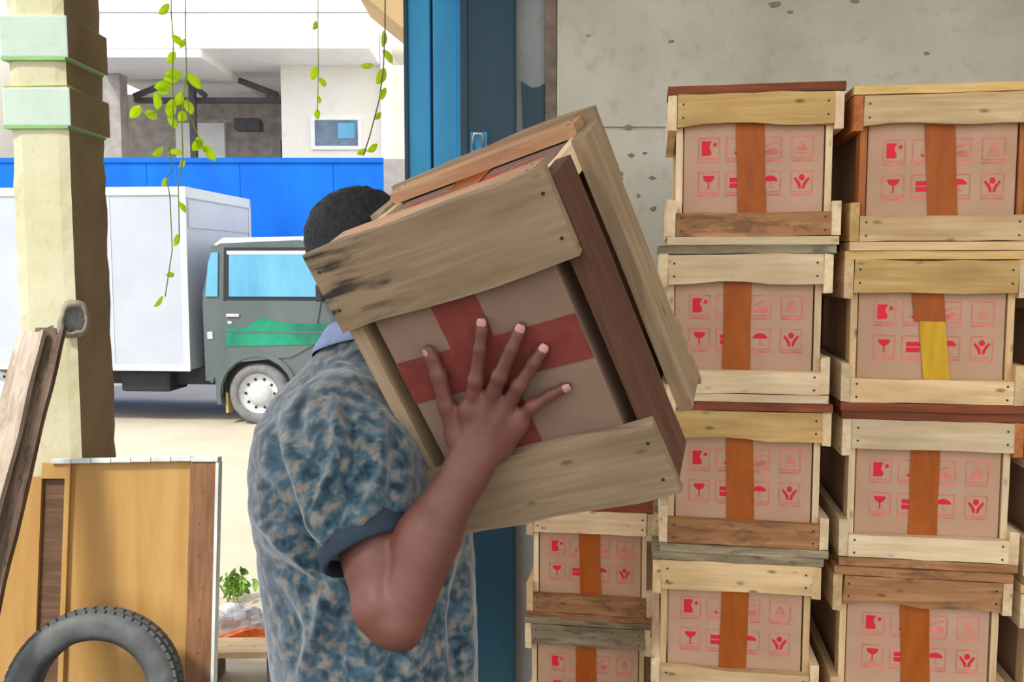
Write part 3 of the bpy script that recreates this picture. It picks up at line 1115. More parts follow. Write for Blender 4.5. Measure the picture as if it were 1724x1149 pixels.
gs = [(.36, .76), (1.72, .80), (1.74, .98), (.95, .985), (.72, 1.04), (.56, .95), (.36, .93)]
prism('green_stripe', gs, .022, .040, M['cabgreen'], truck)
box('stripe_line', (.36, .019, .895), (1.7, .025, .91), M['cab'], truck)
box('door_handle', (.37, .012, 1.045), (.50, .03, 1.075), M['chrome'], truck, .006)
box('door_lock', (.38, .02, .975), (.42, .03, 1.005), M['chrome'], truck, .006)
box('side_lamp', (.17, .03, .83), (.225, .042, .90), M['chrome'], truck, .004)
bm = bmesh.new()
prev = None
for k in range(0, 19):
    a = math.radians(195 - k * 210 / 18)
    ring = [bm.verts.new((WX + r * math.cos(a), yy, WZ + r * math.sin(a))) for r, yy in ((.365, .02), (.41, .02), (.41, .06), (.365, .06))]
    if prev:
        for q in range(4):
            bm.faces.new((prev[q], prev[(q + 1) % 4], ring[(q + 1) % 4], ring[q]))
    prev = ring
mesh_obj('arch_lip', bm, M['cab'], truck)
box('mud_flap', (.30, .12, .10), (.325, .40, .42), M['eave'], truck)
box('wheel_well', (.30, .12, .3), (1.05, .5, .8), M['dark'], truck)
mirror = box('wing_mirror', (1.30, -.16, 1.2), (1.36, .0, 1.36), M['dark'], truck, .015)
tube('mirror_arm', [(1.36, .04, 1.25), (1.34, -.06, 1.28)], .01, M['dark'], truck)


def wheel(x, y, z=WZ, flip=1):
    w = bpy.data.objects.new('wheel', None)
    link(w, truck)
    w.location = (x, y, z)
    R = WR
    lathe('tyre', [(.19, -.085), (.24, -.1), (R - .03, -.095), (R - .004, -.07), (R, 0), (R - .004, .07), (R - .03, .095), (.24, .1), (.19, .085)], M['rubberg'], w, 40)
    lathe('rim', [(.19, .07), (.196, -.088), (.185, -.078), (.17, -.055), (.12, -.045), (.11, -.07), (.075, -.078), (.04, -.09), (.03, -.09)], M['trim_tr'], w, 32, False)
    for k in range(10):
        a = 2 * math.pi * k / 10
        c = Vector((.143 * math.cos(a), -.053, .143 * math.sin(a)))
        lathe('vent_hole', [(.0005, -.002), (.014, -.002), (.014, .004), (.0005, .004)], M['dark'], w, 8, False, Matrix.Translation(c))
    return w


wheel(WX, .15)
wheel(WX, 1.45)
wheel(-2.0, .15)
wheel(-2.0, 1.45)

# ------------------------------------------------------------------ blue fence wall
FY = 11.6
fz0, fz1 = at(180, 262, FY).z, at(645, 270, FY).z
fx1 = at(645, 270, FY).x
fen = empty('blue_fence', Matrix.Translation((-6, FY, -.02)))
struct(fen, 'tall bright blue painted metal fence behind the truck')
xa = -20.3
while xa < fx1 - .05:
    xb = min(xa + 1.2, fx1)
    box('panel', (xa + 6 + .002, 0, 0), (xb + 6 - .002, .06, fz0 + (fz1 - fz0) * (xa + 20.3) / (fx1 + 20.3) + .02), M['bluefence'], fen, .004)
    xa = xb
box('capping', (-14.3, -.02, fz1 - .01), (fx1 + 6, .08, fz1 + .05), M['bluefence'], fen)

# ------------------------------------------------------------------ house behind
HY = 14.5


def hx(px, Y=HY):
    return at(px, 200, Y).x


def hz(py, Y=HY):
    return at(400, py, Y).z


house = empty('house', Matrix.Translation((0, HY, -.02)))
tag(house, 'cream house with white canopy slab and shaded carport behind the blue fence', 'house')
ZT = hz(-60)


def hb(name, px0, px1, py0, py1, y0, y1, mat, parent=house, bev=0):
    return box(name, (hx(px0), y0, hz(py1)), (hx(px1), y1, hz(py0)), mat, parent, bev)


box('wall', (hx(474), 0, 0), (hx(900), 2.6, hz(108)), M['house'], house)
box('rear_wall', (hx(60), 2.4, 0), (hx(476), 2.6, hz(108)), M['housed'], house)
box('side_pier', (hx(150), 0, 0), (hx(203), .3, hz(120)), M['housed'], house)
hb('canopy', 178, 642, 52, 108, -1.1, 2.6, M['housew'], house, .02)
hb('canopy_step', 178, 380, 108, 121, -1.08, 2.6, M['housew'], house)
hb('upper_wall', -200, 1000, -120, 54, .8, 3.0, M['housew'])
hb('canopy_lip', 178, 642, 47, 52, -1.14, -1.0, M['housew'])
hb('left_wing', -1400, 20, -120, 560, -.5, 2.4, M['house'])
# carport structure in the shade
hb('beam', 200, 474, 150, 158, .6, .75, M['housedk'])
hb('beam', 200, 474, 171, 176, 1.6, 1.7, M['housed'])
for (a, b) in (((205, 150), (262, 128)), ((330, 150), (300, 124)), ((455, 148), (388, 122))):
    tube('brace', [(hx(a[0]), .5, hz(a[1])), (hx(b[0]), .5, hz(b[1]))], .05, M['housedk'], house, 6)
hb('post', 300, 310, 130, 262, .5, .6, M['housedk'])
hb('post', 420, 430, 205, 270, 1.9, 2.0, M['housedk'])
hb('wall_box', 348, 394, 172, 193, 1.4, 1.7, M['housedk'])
hb('door', 455, 476, 205, 300, 2.3, 2.42, M['house'])
hb('door', 205, 300, 165, 300, 2.3, 2.42, M['housew'])
wn = hb('window', 524, 608, 196, 250, -.05, .04, M['housew'])
hb('pane', 531, 603, 201, 244, -.058, -.04, M['glassd'], wn)
hb('pane', 570, 598, 206, 232, -.064, -.05, M['glass'], wn)
hb('drain_pipe', 643, 660, 40, 300, -.1, 0.0, M['housew'])
# small grey annex past the fence end
ann = box('annex', (hx(640, 12.2), 12.2, -.02), (hx(690, 12.2), 12.8, at(660, 268, 12.2).z), M['housed'])
tag(ann, 'small grey structure past the end of the blue fence', 'shed')

# unseen wall added behind the gate, blocks light on the pillar's right side
nw = bmesh.new()
nwv = [(-.22, 3.25), (-.80, 8.0), (3.4, 8.0), (3.4, 3.25)]
a_ = [nw.verts.new((x, y, -.02)) for x, y in nwv]
b_ = [nw.verts.new((x, y, 4.6)) for x, y in nwv]
nw.faces.new(a_)
nw.faces.new(b_)
for k in range(4):
    nw.faces.new((a_[k], a_[(k + 1) % 4], b_[(k + 1) % 4], b_[k]))
struct(mesh_obj('wall_light_block', nw, M['blocker']), 'unseen dark brown wall added behind the gate to block light')

# tan eave near the gate top
ev = prism('roof_eave', [(at(596, -20, 4.4).x, at(596, -20, 4.4).z), (at(684, 52, 4.4).x, at(684, 52, 4.4).z), (at(760, 52, 4.4).x, at(684, 52, 4.4).z),
                         (at(760, -120, 4.4).x, at(700, -120, 4.4).z), (at(596, -120, 4.4).x, at(596, -120, 4.4).z)], 4.4, 4.9, M['eave'])
tag(ev, 'tan sloping roof eave seen beside the top of the blue gate', 'eave')

# ------------------------------------------------------------------ hanging vines


def leaf_mesh(name, seed, ln=.045, wd=.026):
    bm = bmesh.new()
    n = 6
    lft, rgt, mid = [], [], []
    for i in range(n + 1):
        t = i / n
        w = wd * math.sin(math.pi * min(1, t * .92 + .06)) ** .8 if i < n else 0.0005
        z = -ln * t
        y = .012 * math.sin(t * 2.2)
        mid.append(bm.verts.new((0, y, z)))
        lft.append(bm.verts.new((-w / 2, y - .004, z)))
        rgt.append(bm.verts.new((w / 2, y - .004, z)))
    for i in range(n):
        bm.faces.new((lft[i], mid[i], mid[i + 1], lft[i + 1]))
        bm.faces.new((mid[i], rgt[i], rgt[i + 1], mid[i + 1]))
    me = bpy.data.meshes.new(name)
    bm.to_mesh(me)
    bm.free()
    me.materials.append(M['leaf'])
    return me


LEAF = leaf_mesh('leaf', 1)


def vine(label, strands, leaves, Y, stem_mat, rad=.0022, seed=1):
    o = empty('hanging_vine', Matrix.Translation((at(strands[0][0][0], 0, Y).x, Y, 0)))
    tag(o, label, 'vine', 'vines hanging at the shed edge')
    inv = o.matrix_world.inverted()
    rr = random.Random(seed)
    for st_ in strands:
        pts = [inv @ at(p[0], p[1], Y + rr.uniform(-.03, .03)) for p in st_]
        tube('stem', pts, rad, M[stem_mat], o, 5)
    for (px, py, sc, ang) in leaves:
        l = bpy.data.objects.new('leaf', LEAF)
        link(l, o)
        p = inv @ at(px, py, Y + rr.uniform(-.03, .03))
        l.matrix_local = Matrix.Translation(p) @ Matrix.Rotation(math.radians(ang), 4, 'Y') @ Matrix.Rotation(rr.uniform(-.7, .7), 4, 'Z') @ Matrix.Rotation(rr.uniform(-.5, .6), 4, 'X') @ Matrix.Scale(sc * 1.25, 4)
    return o


VY = 3.3
vine('leafy green vine hanging in front of the carport', [
    [(290, -200), (288, 20), (292, 70), (290, 130), (292, 200), (285, 256)],
    [(315, -200), (312, 40), (314, 130), (318, 190), (332, 225), (345, 256)],
    [(292, 172), (270, 186), (248, 194), (236, 184)],
    [(285, 250), (290, 290), (280, 300), (286, 330), (290, 420), (278, 500)],
    [(312, 130), (306, 200), (308, 268), (300, 312), (302, 400)]],
    [(286, 8, 1.0, 60), (290, 60, .9, -50), (312, 66, .7, 20), (296, 88, 1.0, 50), (306, 122, 1.4, 60), (316, 124, 1.2, -30), (300, 134, 1.0, 90), (290, 142, 1.2, 80),
     (284, 150, 1.0, 60), (306, 156, 1.0, 20), (290, 168, 1.2, 10), (312, 168, 1.0, -20), (264, 156, 1.1, 5), (236, 178, 1.1, 40), (246, 188, 1.0, -60), (312, 188, 1.1, 40),
     (284, 198, .9, -40), (330, 232, 1.0, -50), (340, 234, 1.0, 40), (346, 246, 1.1, -40), (276, 250, 1.0, 70), (284, 254, .9, -60), (308, 268, .6, 0), (282, 300, .7, 40),
     (306, 270, .6, 60), (302, 340, .8, -20), (300, 395, .8, 20), (294, 462, .7, 80), (275, 500, .9, 40)], VY, 'stem')
vine('thin vine strand with few leaves hanging by the cream wall', [
    [(536, -200), (535, 40), (536, 120), (534, 188)]],
    [(534, 36, .7, 50), (533, 112, .9, 20), (538, 132, .7, -40), (536, 160, .6, 20), (534, 184, .7, -10)], VY, 'stem', .0018, 4)
vine('thin vine strand hanging beside the blue gate', [
    [(650, -200), (648, 50), (645, 120), (638, 170), (622, 230), (612, 262)]],
    [(648, 52, 1.0, 20), (646, 84, 1.0, -30), (649, 116, 1.2, 40), (628, 110, .8, 80), (648, 148, .8, 10), (642, 190, .7, 60), (636, 244, .9, 70), (617, 252, .7, 60)], VY, 'stemb', .0025, 9)

# ------------------------------------------------------------------ litter on the ground
def ground_pt(px, py, z=-.02):
    d_ = ray(px, py)
    t_ = (z - CAM.z) / d_.z
    return CAM + d_ * t_


def crumple(name, label, cat, c, sx, sy, sz, mat, seed, rz=0.0):
    bm = bmesh.new()
    bmesh.ops.create_icosphere(bm, subdivisions=4, radius=1)
    for v in bm.verts:
        n_ = mnoise.noise(v.co * 1.8 + Vector((seed, 0, 0))) * .35 + mnoise.noise(v.co * 5 + Vector((0, seed, 0))) * .14
        q = v.co * (1 + n_)
        v.co = Vector((q.x * sx, q.y * sy, max(-.25, q.z) * sz))
    zmin = min(v.co.z for v in bm.verts)
    for v in bm.verts:
        v.co.z -= zmin
    m = Matrix.Translation(c) @ Matrix.Rotation(rz, 4, 'Z')
    return tag(mesh_obj(name, bm, mat, None, m), label, cat)


crumple('plastic_sheet', 'crumpled orange plastic sheet on the ground beside the man', 'plastic sheet', ground_pt(404, 1090), .125, .05, .055, M['orangep'], 3, .2)
crumple('plastic_bag', 'crumpled pale grey plastic bag lying behind the orange sheet', 'plastic bag', ground_pt(396, 1062), .12, .07, .085, M['bag'], 7)
lp = ground_pt(410, 1140)
pk = empty('low_bench', Matrix.Translation(lp))
tag(pk, 'low pale wooden board resting on blocks on the ground', 'bench')
rng = random.Random(77)
board('bench_board', .46, .13, .022, M['pale'], pk, (.02, 0, .11), rng)
box('block', (-.16, -.05, 0), (-.08, .05, .099), M['hole'], pk, .006)
box('block', (.1, -.05, 0), (.2, .05, .099), M['hole'], pk, .006)
wd_c = ground_pt(392, 1012)
weed = empty('weed_tuft', Matrix.Translation(wd_c))
tag(weed, 'tuft of pale green weeds growing in the yard', 'weeds')
rr = random.Random(5)
wl = LEAF.copy()
wl.materials.clear()
wl.materials.append(M['leafd'])
for k in range(46):
    l = bpy.data.objects.new('leaf', wl)
    link(l, weed)
    a = rr.uniform(0, 6.28)
    r_ = rr.uniform(0, .09)
    l.matrix_local = Matrix.Translation((r_ * math.cos(a) * 1.4, r_ * math.sin(a), rr.uniform(.02, .11))) @ Matrix.Rotation(a, 4, 'Z') @ Matrix.Rotation(rr.uniform(1.6, 2.9), 4, 'Y') @ Matrix.Scale(rr.uniform(.7, 1.3), 4)
bm = bmesh.new()
for k in range(8):
    a = rr.uniform(0, 6.28)
    tube_bm(bm, [(0.02 * math.cos(a), .02 * math.sin(a), 0), (.06 * math.cos(a), .06 * math.sin(a), .09)], .0025, 5)
tag(mesh_obj('stems', bm, M['stem'], weed), kind='stuff')

# ------------------------------------------------------------------ the man: smooth signed-distance bodies meshed by surface nets


def n3(v):
    return np.array([v[0], v[1], v[2]], dtype=np.float64)


class Cap:
    """tapered capsule"""

    def __init__(s, a, b, ra, rb, k=.012, flat=None):
        s.a, s.b, s.ra, s.rb, s.k = n3(a), n3(b), ra, rb, k
        s.flat = None
        if flat is not None:                    # (direction, factor): squash along a direction
            d_, f_ = flat
            d_ = n3(Vector(d_).normalized())
            s.flat = (d_, f_)

    def __call__(s, p):
        q = p - s.a
        ba = s.b - s.a
        t = np.clip(q @ ba / max(1e-9, ba @ ba), 0, 1)
        e = q - t[:, None] * ba
        if s.flat is not None:
            dd = e @ s.flat[0]
            e = e + (dd * (1 / s.flat[1] - 1))[:, None] * s.flat[0]
            d = np.sqrt((e * e).sum(1)) - (s.ra + (s.rb - s.ra) * t)
            return d * min(1.0, s.flat[1] * 1.15)
        return np.sqrt((e * e).sum(1)) - (s.ra + (s.rb - s.ra) * t)


class Ell:
    """ellipsoid with axes (columns of R) and radii"""

    def __init__(s, c, R, r, k=.012):
        s.c, s.R, s.r, s.k = n3(c), np.array(R, dtype=float), np.array(r, dtype=float), k

    def __call__(s, p):
        q = (p - s.c) @ s.R
        k0 = np.sqrt(((q / s.r) ** 2).sum(1))
        k1 = np.sqrt(((q / (s.r * s.r)) ** 2).sum(1))
        return np.where(k0 < 1e-6, -s.r.min(), k0 * (k0 - 1) / np.maximum(k1, 1e-6))


class Loft:
    """stack of horizontal ellipses: rows (z, cx, cy, a, b); a along U, b along V"""

    def __init__(s, rows, U, V, k=.02):
        rows = sorted(rows)
        s.t = np.array(rows, dtype=float)
        s.U, s.V, s.k = np.array(U[:2], dtype=float), np.array(V[:2], dtype=float), k

    def __call__(s, p):
        z = p[:, 2]
        t = s.t
        cx, cy, a, b = (np.interp(z, t[:, 0], t[:, i]) for i in (1, 2, 3, 4))
        dx, dy = p[:, 0] - cx, p[:, 1] - cy
        u, v = dx * s.U[0] + dy * s.U[1], dx * s.V[0] + dy * s.V[1]
        e = np.sqrt((u / a) ** 2 + (v / b) ** 2)
        d = (e - 1) * np.minimum(a, b) * .9
        dz = np.maximum(t[0, 0] - z, z - t[-1, 0])
        return np.where(dz > 0, np.sqrt(np.maximum(d, 0) ** 2 + dz ** 2), np.maximum(d, dz))


def smin(a, b, k):
    h = np.clip(.5 + .5 * (b - a) / k, 0, 1)
    return b + (a - b) * h - k * h * (1 - h)


def evalsdf(prims, p):
    d = prims[0](p)
    for q in prims[1:]:
        d = smin(d, q(p), q.k)
    return d


def surface(prims, lo, hi, h, cuts=()):
    """sparse block evaluation + surface nets -> verts, quads.  cuts: functions max()-ed with the shape"""
    B = 12
    lo, hi = np.array(lo, float), np.array(hi, float)
    nb = np.ceil((hi - lo) / (B * h)).astype(int)
    gi = np.stack(np.meshgrid(*[np.arange(n) for n in nb], indexing='ij'), -1).reshape(-1, 3)
    cen = lo + (gi + .5) * B * h
    rad = B * h * .87
    D = np.stack([q(cen) for q in prims], 1)
    dm = D.min(1)
    keep = (dm < rad * 1.35 + .02) & (dm > -rad * 2.2 - .03)
    gi, cen, D, dm = gi[keep], cen[keep], D[keep], dm[keep]
    ax = np.arange(B + 1)
    loc = np.stack(np.meshgrid(ax, ax, ax, indexing='ij'), -1).reshape(-1, 3)
    corner = np.array([[i, j, k] for i in (0, 1) for j in (0, 1) for k in (0, 1)])
    big = 1 << 20
    V, K, E_ = [], [], []
    edges = [(a, b) for a in range(8) for b in range(a + 1, 8) if np.abs(corner[a] - corner[b]).sum() == 1]
    for g_, d_, m_ in zip(gi, D, dm):
        sel = [q for q, dd in zip(prims, d_) if dd < m_ + 2 * rad * 1.3 + q.k + .01]
        gl_ = loc + g_ * B
        p = lo + gl_ * h
        f = evalsdf(sel, p)
        for c in cuts:
            f = np.maximum(f, c(p))
        if f.min() > 0 or f.max() < 0:
            continue
        F = f.reshape(B + 1, B + 1, B + 1)
        C = np.stack([F[i:B + i, j:B + j, k:B + k] for i, j, k in corner], -1).reshape(-1, 8)
        act = (C.min(1) < 0) & (C.max(1) >= 0)
        cell = np.stack(np.meshgrid(*[np.arange(B)] * 3, indexing='ij'), -1).reshape(-1, 3)[act]
        Ca = C[act]
        acc = np.zeros((len(Ca), 3))
        cnt = np.zeros(len(Ca))
        for a, b in edges:
            fa, fb = Ca[:, a], Ca[:, b]
            x = (fa < 0) != (fb < 0)
            t = fa / np.where(x, fa - fb, 1)
            pt = corner[a] + t[:, None] * (corner[b] - corner[a])
            acc += np.where(x[:, None], pt, 0)
            cnt += x
        V.append(lo + (cell + g_ * B + acc / cnt[:, None]) * h)
        cc = (cell + g_ * B + 4).astype(np.int64)
        K.append((cc[:, 0] * big + cc[:, 1]) * big + cc[:, 2])
        for axi in range(3):
            e = np.eye(3, dtype=int)[axi]
            f0 = F[:B, :B, :B]
            f1 = F[e[0]:B + e[0], e[1]:B + e[1], e[2]:B + e[2]]
            x = np.argwhere((f0 < 0) != (f1 < 0))
            if len(x):
                sg = f0[x[:, 0], x[:, 1], x[:, 2]] < 0
                E_.append(np.c_[x + g_ * B + 4, np.full(len(x), axi), sg])
    V, K, E_ = np.concatenate(V), np.concatenate(K), np.concatenate(E_).astype(np.int64)
    o = np.argsort(K)
    V, K = V[o], K[o]
    quads = []
    for axi in range(3):
        ee = E_[E_[:, 3] == axi]
        u, w = np.eye(3, dtype=np.int64)[(axi + 1) % 3], np.eye(3, dtype=np.int64)[(axi + 2) % 3]
        idx = []
        ok = np.ones(len(ee), bool)
        for off in (0 * u, -u, -u - w, -w):
            c = ee[:, :3] + off
            kk = (c[:, 0] * big + c[:, 1]) * big + c[:, 2]
            j_ = np.clip(np.searchsorted(K, kk), 0, len(K) - 1)
            ok &= K[j_] == kk
            idx.append(j_)
        q = np.stack(idx, 1)
        q = np.where(ee[:, 4:5] == 1, q, q[:, ::-1])
        quads.append(q[ok])
    return V, np.concatenate(quads)


def np_mesh(name, V, Q, mat, parent=None, smooth=True):
    me = bpy.data.meshes.new(name)
    me.from_pydata(V.tolist(), [], Q.tolist())
    me.validate()
    me.update()
    for m in (mat if isinstance(mat, (list, tuple)) else [mat]):
        me.materials.append(m)
    me.polygons.foreach_set('use_smooth', [smooth] * len(me.polygons))
    o = bpy.data.objects.new(name, me)
    link(o, parent)
    return o


def keep_big(V, Q):
    """drop stray islands: keep the largest connected piece"""
    n = len(V)
    lab = np.arange(n)
    while True:
        m = lab[Q].min(1)
        new = lab.copy()
        for i in range(4):
            np.minimum.at(new, Q[:, i], m)
        new = new[new]
        if (new == lab).all():
            break
        lab = new
    u, c = np.unique(lab, return_counts=True)
    k = lab == u[c.argmax()]
    mp = np.cumsum(k) - 1
    return V[k], mp[Q[k[Q].all(1)]]


TH = math.radians(24)
FV = Vector((math.cos(TH), math.sin(TH), 0))          # the way he faces
RV = Vector((math.sin(TH), -math.cos(TH), 0))         # his right
UZ = Vector((0, 0, 1))


# ---- joints: pixels with depths from the crate face and usual limb lengths
def on_face(px, py, off):
    """point where the pixel's ray meets the carton's big face, lifted by off towards the camera"""
    p0 = CC + ZH * (-CH / 2 + .020 - off)
    d_ = ray(px, py)
    return CAM + d_ * ((p0 - CAM).dot(ZH) / d_.dot(ZH))


SH = at(578, 705, 1.335)
EL = at(640, 1024, 1.175)
WR_ = on_face(800, 772, .050)
fingers = {
    'index': [(793, 690, .022), (801, 640, .024), (808, 588, .017), (811, 558, .011), (812, 541, .008)],
    'middle': [(822, 685, .023), (841, 634, .025), (861, 588, .018), (872, 564, .011), (877, 551, .008)],
    'ring': [(850, 692, .022), (874, 650, .024), (899, 612, .017), (911, 594, .011), (916, 585, .008)],
    'pinky': [(868, 712, .020), (896, 684, .021), (927, 665, .014), (945, 656, .009), (955, 651, .0075)],
}
thumb = [(775, 735, .022), (752, 684, .022), (738, 632, .015), (727, 602, .011), (722, 590, .010)]
rads = {'index': (.0125, .0098, .0092, .0082, .0074), 'middle': (.0125, .01, .0094, .0084, .0075), 'ring': (.012, .0095, .009, .008, .0072),
        'pinky': (.0115, .0086, .0079, .0071, .0064)}


def hand_prims(xf):
    """xf maps (px, py, offset) to a point; the palm lies along the crate face"""
    P = []
    w = xf((800, 772, .046))
    nz = ZH
    mc = {k: xf(v[0]) for k, v in fingers.items()}
    for k, v in fingers.items():
        P.append(Cap(w + (mc[k] - w) * .12, mc[k], .020, .0135, .012))
        pts = [xf(q) for q in v]
        for i in range(len(pts) - 1):
            P.append(Cap(pts[i], pts[i + 1], rads[k][i], rads[k][i + 1], .0045 if i else .008))
        P.append(Cap(pts[1], pts[1], rads[k][1] * 1.06, rads[k][1] * 1.06, .006))
    tp_ = [xf(q) for q in thumb]
    tr = (.019, .0125, .0112, .0095, .0085)
    for i in range(4):
        P.append(Cap(tp_[i], tp_[i + 1], tr[i], tr[i + 1], .006))
    P.append(Cap(w, tp_[0], .024, .019, .015))
    # webs and heel of the hand
    P.append(Cap(tp_[0], mc['index'], .016, .012, .012))
    P.append(Cap(mc['index'], mc['pinky'], .0145, .0135, .012))
    P.append(Cap(xf((842, 752, .026)), mc['pinky'], .020, .015, .014))
    # tendons
    for k in ('index', 'middle', 'ring'):
        P.append(Cap(w - nz * .012 + (mc[k] - w) * .3, mc[k] - nz * .008, .004, .0045, .008))
    return P


RH = lambda q: on_face(*q)
MIRZ = CC.dot(ZH)


def LHf(q):
    p = on_face(*q)
    r_ = p + ZH * (2 * (MIRZ - p.dot(ZH)))         # mirrored to the crate's far face: a left hand
    return r_ + ZH * .016 - XH * .02 + YH * .02


spine = [(-.300, 1.500, 1.36), (-.268, 1.480, 1.20), (-.250, 1.465, 1.02), (-.238, 1.460, .90)]
LS = Vector((-.300, 1.500, 1.275)) - RV * .185 + FV * .085
LW = LHf((800, 772, .046))
LE = Vector((-.085, 1.83, 1.07))
HC = Vector((-.260, 1.645, 1.530))                    # head centre
tilt = Matrix.Rotation(math.radians(-10), 3, FV) @ Matrix.Rotation(math.radians(14), 3, RV.cross(FV).cross(FV) if False else RV)
hf, hr, hu = (tilt @ FV), (tilt @ RV), (tilt @ UZ)
HR = np.array([[hf.x, hr.x, hu.x], [hf.y, hr.y, hu.y], [hf.z, hr.z, hu.z]])


def hp_(f, r, u):
    return HC + hf * f + hr * r + hu * u


prims = []
# torso core (hidden by the shirt)
prims.append(Loft([(.80, -.238, 1.46, .15, .115), (.95, -.240, 1.462, .16, .13), (1.08, -.250, 1.468, .165, .135), (1.2, -.262, 1.478, .17, .12),
                   (1.28, -.275, 1.495, .15, .09), (1.335, -.262, 1.515, .09, .06)], RV, FV, .03))
prims.append(Cap(SH, LS, .045, .045, .04))
# neck and head
prims.append(Cap((-.255, 1.53, 1.33), hp_(-.02, 0, -.06), .056, .054, .03))
prims.append(Ell(hp_(-.008, 0, .022), HR, (.094, .074, .088), .02))
prims.append(Ell(hp_(.03, 0, -.045), HR, (.060, .056, .066), .03))
prims.append(Ell(hp_(.062, 0, -.082), HR, (.028, .032, .024), .02))             # chin
prims.append(Cap(hp_(.088, 0, .012), hp_(.104, 0, -.026), .009, .013, .01))       # nose
prims.append(Cap(hp_(.084, -.035, .02), hp_(.084, .035, .02), .012, .012, .012))  # brow
for sg in (-1, 1):
    prims.append(Ell(hp_(.066, sg * .036, -.018), HR, (.022, .024, .020), .012))  # cheek
    prims.append(Ell(hp_(-.012, sg * .077, -.006), HR, (.018, .008, .031), .004)) # ear
    prims.append(Cap(hp_(.095, sg * .008, -.030), hp_(.092, sg * .013, -.032), .007, .006, .005))
prims.append(Cap(hp_(.088, -.018, -.054), hp_(.088, .018, -.054), .007, .007, .005))
prims.append(Cap(hp_(.086, -.015, -.064), hp_(.086, .015, -.064), .008, .008, .005))
# right arm
prims.append(Cap(SH, EL, .054, .034, .02))
dirU = (EL - SH).normalized()
prims.append(Cap(SH + (EL - SH) * .35 + Vector((.012, -.012, 0)), SH + (EL - SH) * .75 + Vector((.012, -.01, 0)), .043, .038, .025))   # biceps
ua = (WR_ - EL)
side = Vector((.92, -.05, .38)).normalized()
prims.append(Cap(EL, EL + ua * .02, .033, .034, .02))
prims.append(Cap(at(660, 1058, 1.172), at(676, 1066, 1.172), .028, .025, .018))                       # elbow tip
prims.append(Cap(at(672, 1050, 1.165), EL + ua * .45 + side * .008, .036, .042, .008))
prims.append(Cap(EL + ua * .40 + side * .003, WR_ - ua * .02, .041, .030, .02, flat=(ZH, .88)))
prims.append(Cap(WR_ - ua * .12, RH((806, 745, .034)), .0295, .026, .016, flat=(ZH, .85)))
prims += hand_prims(RH)
# left arm reaching up to the crate's far side
prims.append(Cap(LS, LE, .052, .040, .02))
prims.append(Cap(LE, LE + (LW - LE) * .4, .041, .040, .02))
prims.append(Cap(LE + (LW - LE) * .35, LW, .040, .028, .02))
prims += hand_prims(LHf)
# legs
hipc = Vector((-.238, 1.46, .86))
feet = []
for sg, fx in ((1, .05), (-1, -.04)):
    hip = hipc + RV * (sg * .085)
    foot = Vector((hip.x, hip.y, .0)) + RV * (sg * .03) + FV * fx
    knee = hip * .5 + foot * .5 + FV * .03
    knee.z = .47
    ank = Vector((foot.x, foot.y, .075))
    prims.append(Cap(hip, knee, .078, .052, .03))
    prims.append(Cap(knee, ank, .052, .034, .02))
    prims.append(Cap(ank + Vector((0, 0, -.035)) - FV * .02, Vector((foot.x, foot.y, .034)) + FV * .12, .034, .026, .02))
    prims.append(Cap(Vector((foot.x, foot.y, .03)) + FV * .11, Vector((foot.x, foot.y, .024)) + FV * .17, .03, .022, .015))
    feet.append((hip, knee, ank))

V, Q = surface(prims, (-.75, 1.0, -.02), (.35, 2.05, 1.72), .0036)
V, Q = keep_big(V, Q)
man = empty('person', Matrix.Translation((-.238, 1.46, 0)))
tag(man, 'man in a dark blue floral short sleeved shirt carrying a crate on his shoulder', 'person')
ORG = np.array([-.238, 1.46, 0])
np_mesh('body', V - ORG, Q, M['skin'], man)

# finger nails: small curved plates on the finger ends
for xf in (RH,):
    for k, v in list(fingers.items()) + [('thumb', thumb)]:
        p3, p4 = xf(v[3]), xf(v[4])
        ax = (p4 - p3).normalized()
        out = -ZH if k != 'thumb' else (-ZH * .75 - XH * .65).normalized()
        out = (out - ax * out.dot(ax)).normalized()
        sdv = ax.cross(out)
        r_ = (rads[k][4] if k != 'thumb' else .0085) * 1.0
        bm = bmesh.new()
        rows = []
        for i in range(6):
            t = i / 5
            row = []
            for j_ in range(7):
                a = math.radians(-52 + 104 * j_ / 6)
                wd_ = (1 - .25 * (abs(t - .45) * 2) ** 3)
                c = p4 + ax * (-.0055 + t * .0105)
                rad_ = r_ + .0012 - .0022 * max(0, t - .45)
                row.append(bm.verts.new(c + (out * math.cos(a * wd_) + sdv * math.sin(a * wd_)) * rad_ - Vector(ORG)))
            rows.append(row)
        for a, b in zip(rows, rows[1:]):
            for j_ in range(6):
                bm.faces.new((a[j_], a[j_ + 1], b[j_ + 1], b[j_]))
        mesh_obj('fingernail', bm, M['nailp'], man, smooth=True)

# ---- shirt
sp = []
sp.append(Loft([(.78, -.228, 1.455, .205, .168), (.90, -.236, 1.458, .205, .172), (1.0, -.243, 1.462, .21, .175), (1.08, -.252, 1.468, .217, .178),
                (1.16, -.262, 1.474, .222, .175), (1.23, -.272, 1.482, .218, .155), (1.285, -.277, 1.492, .19, .115), (1.325, -.268, 1.505, .15, .086),
                (1.36, -.256, 1.525, .10, .068), (1.385, -.252, 1.53, .07, .06)], RV, FV, .03))
hem = SH + (EL - SH) * .66
sp.append(Cap(SH + Vector((-.012, .01, -.012)), SH + (EL - SH) * .30 + Vector((-.004, 0, 0)), .078, .086, .045))
sp.append(Cap(SH + (EL - SH) * .28 + Vector((-.004, 0, 0)), hem + (EL - SH) * .10, .086, .071, .03))
sp.append(Cap(LS, LS + (LE - LS) * .5, .075, .066, .04))
hemn = n3((EL - SH).normalized())
hemp = n3(hem)
hemn2 = n3(((EL - SH).normalized() + Vector((.18, 0, .02))).normalized())


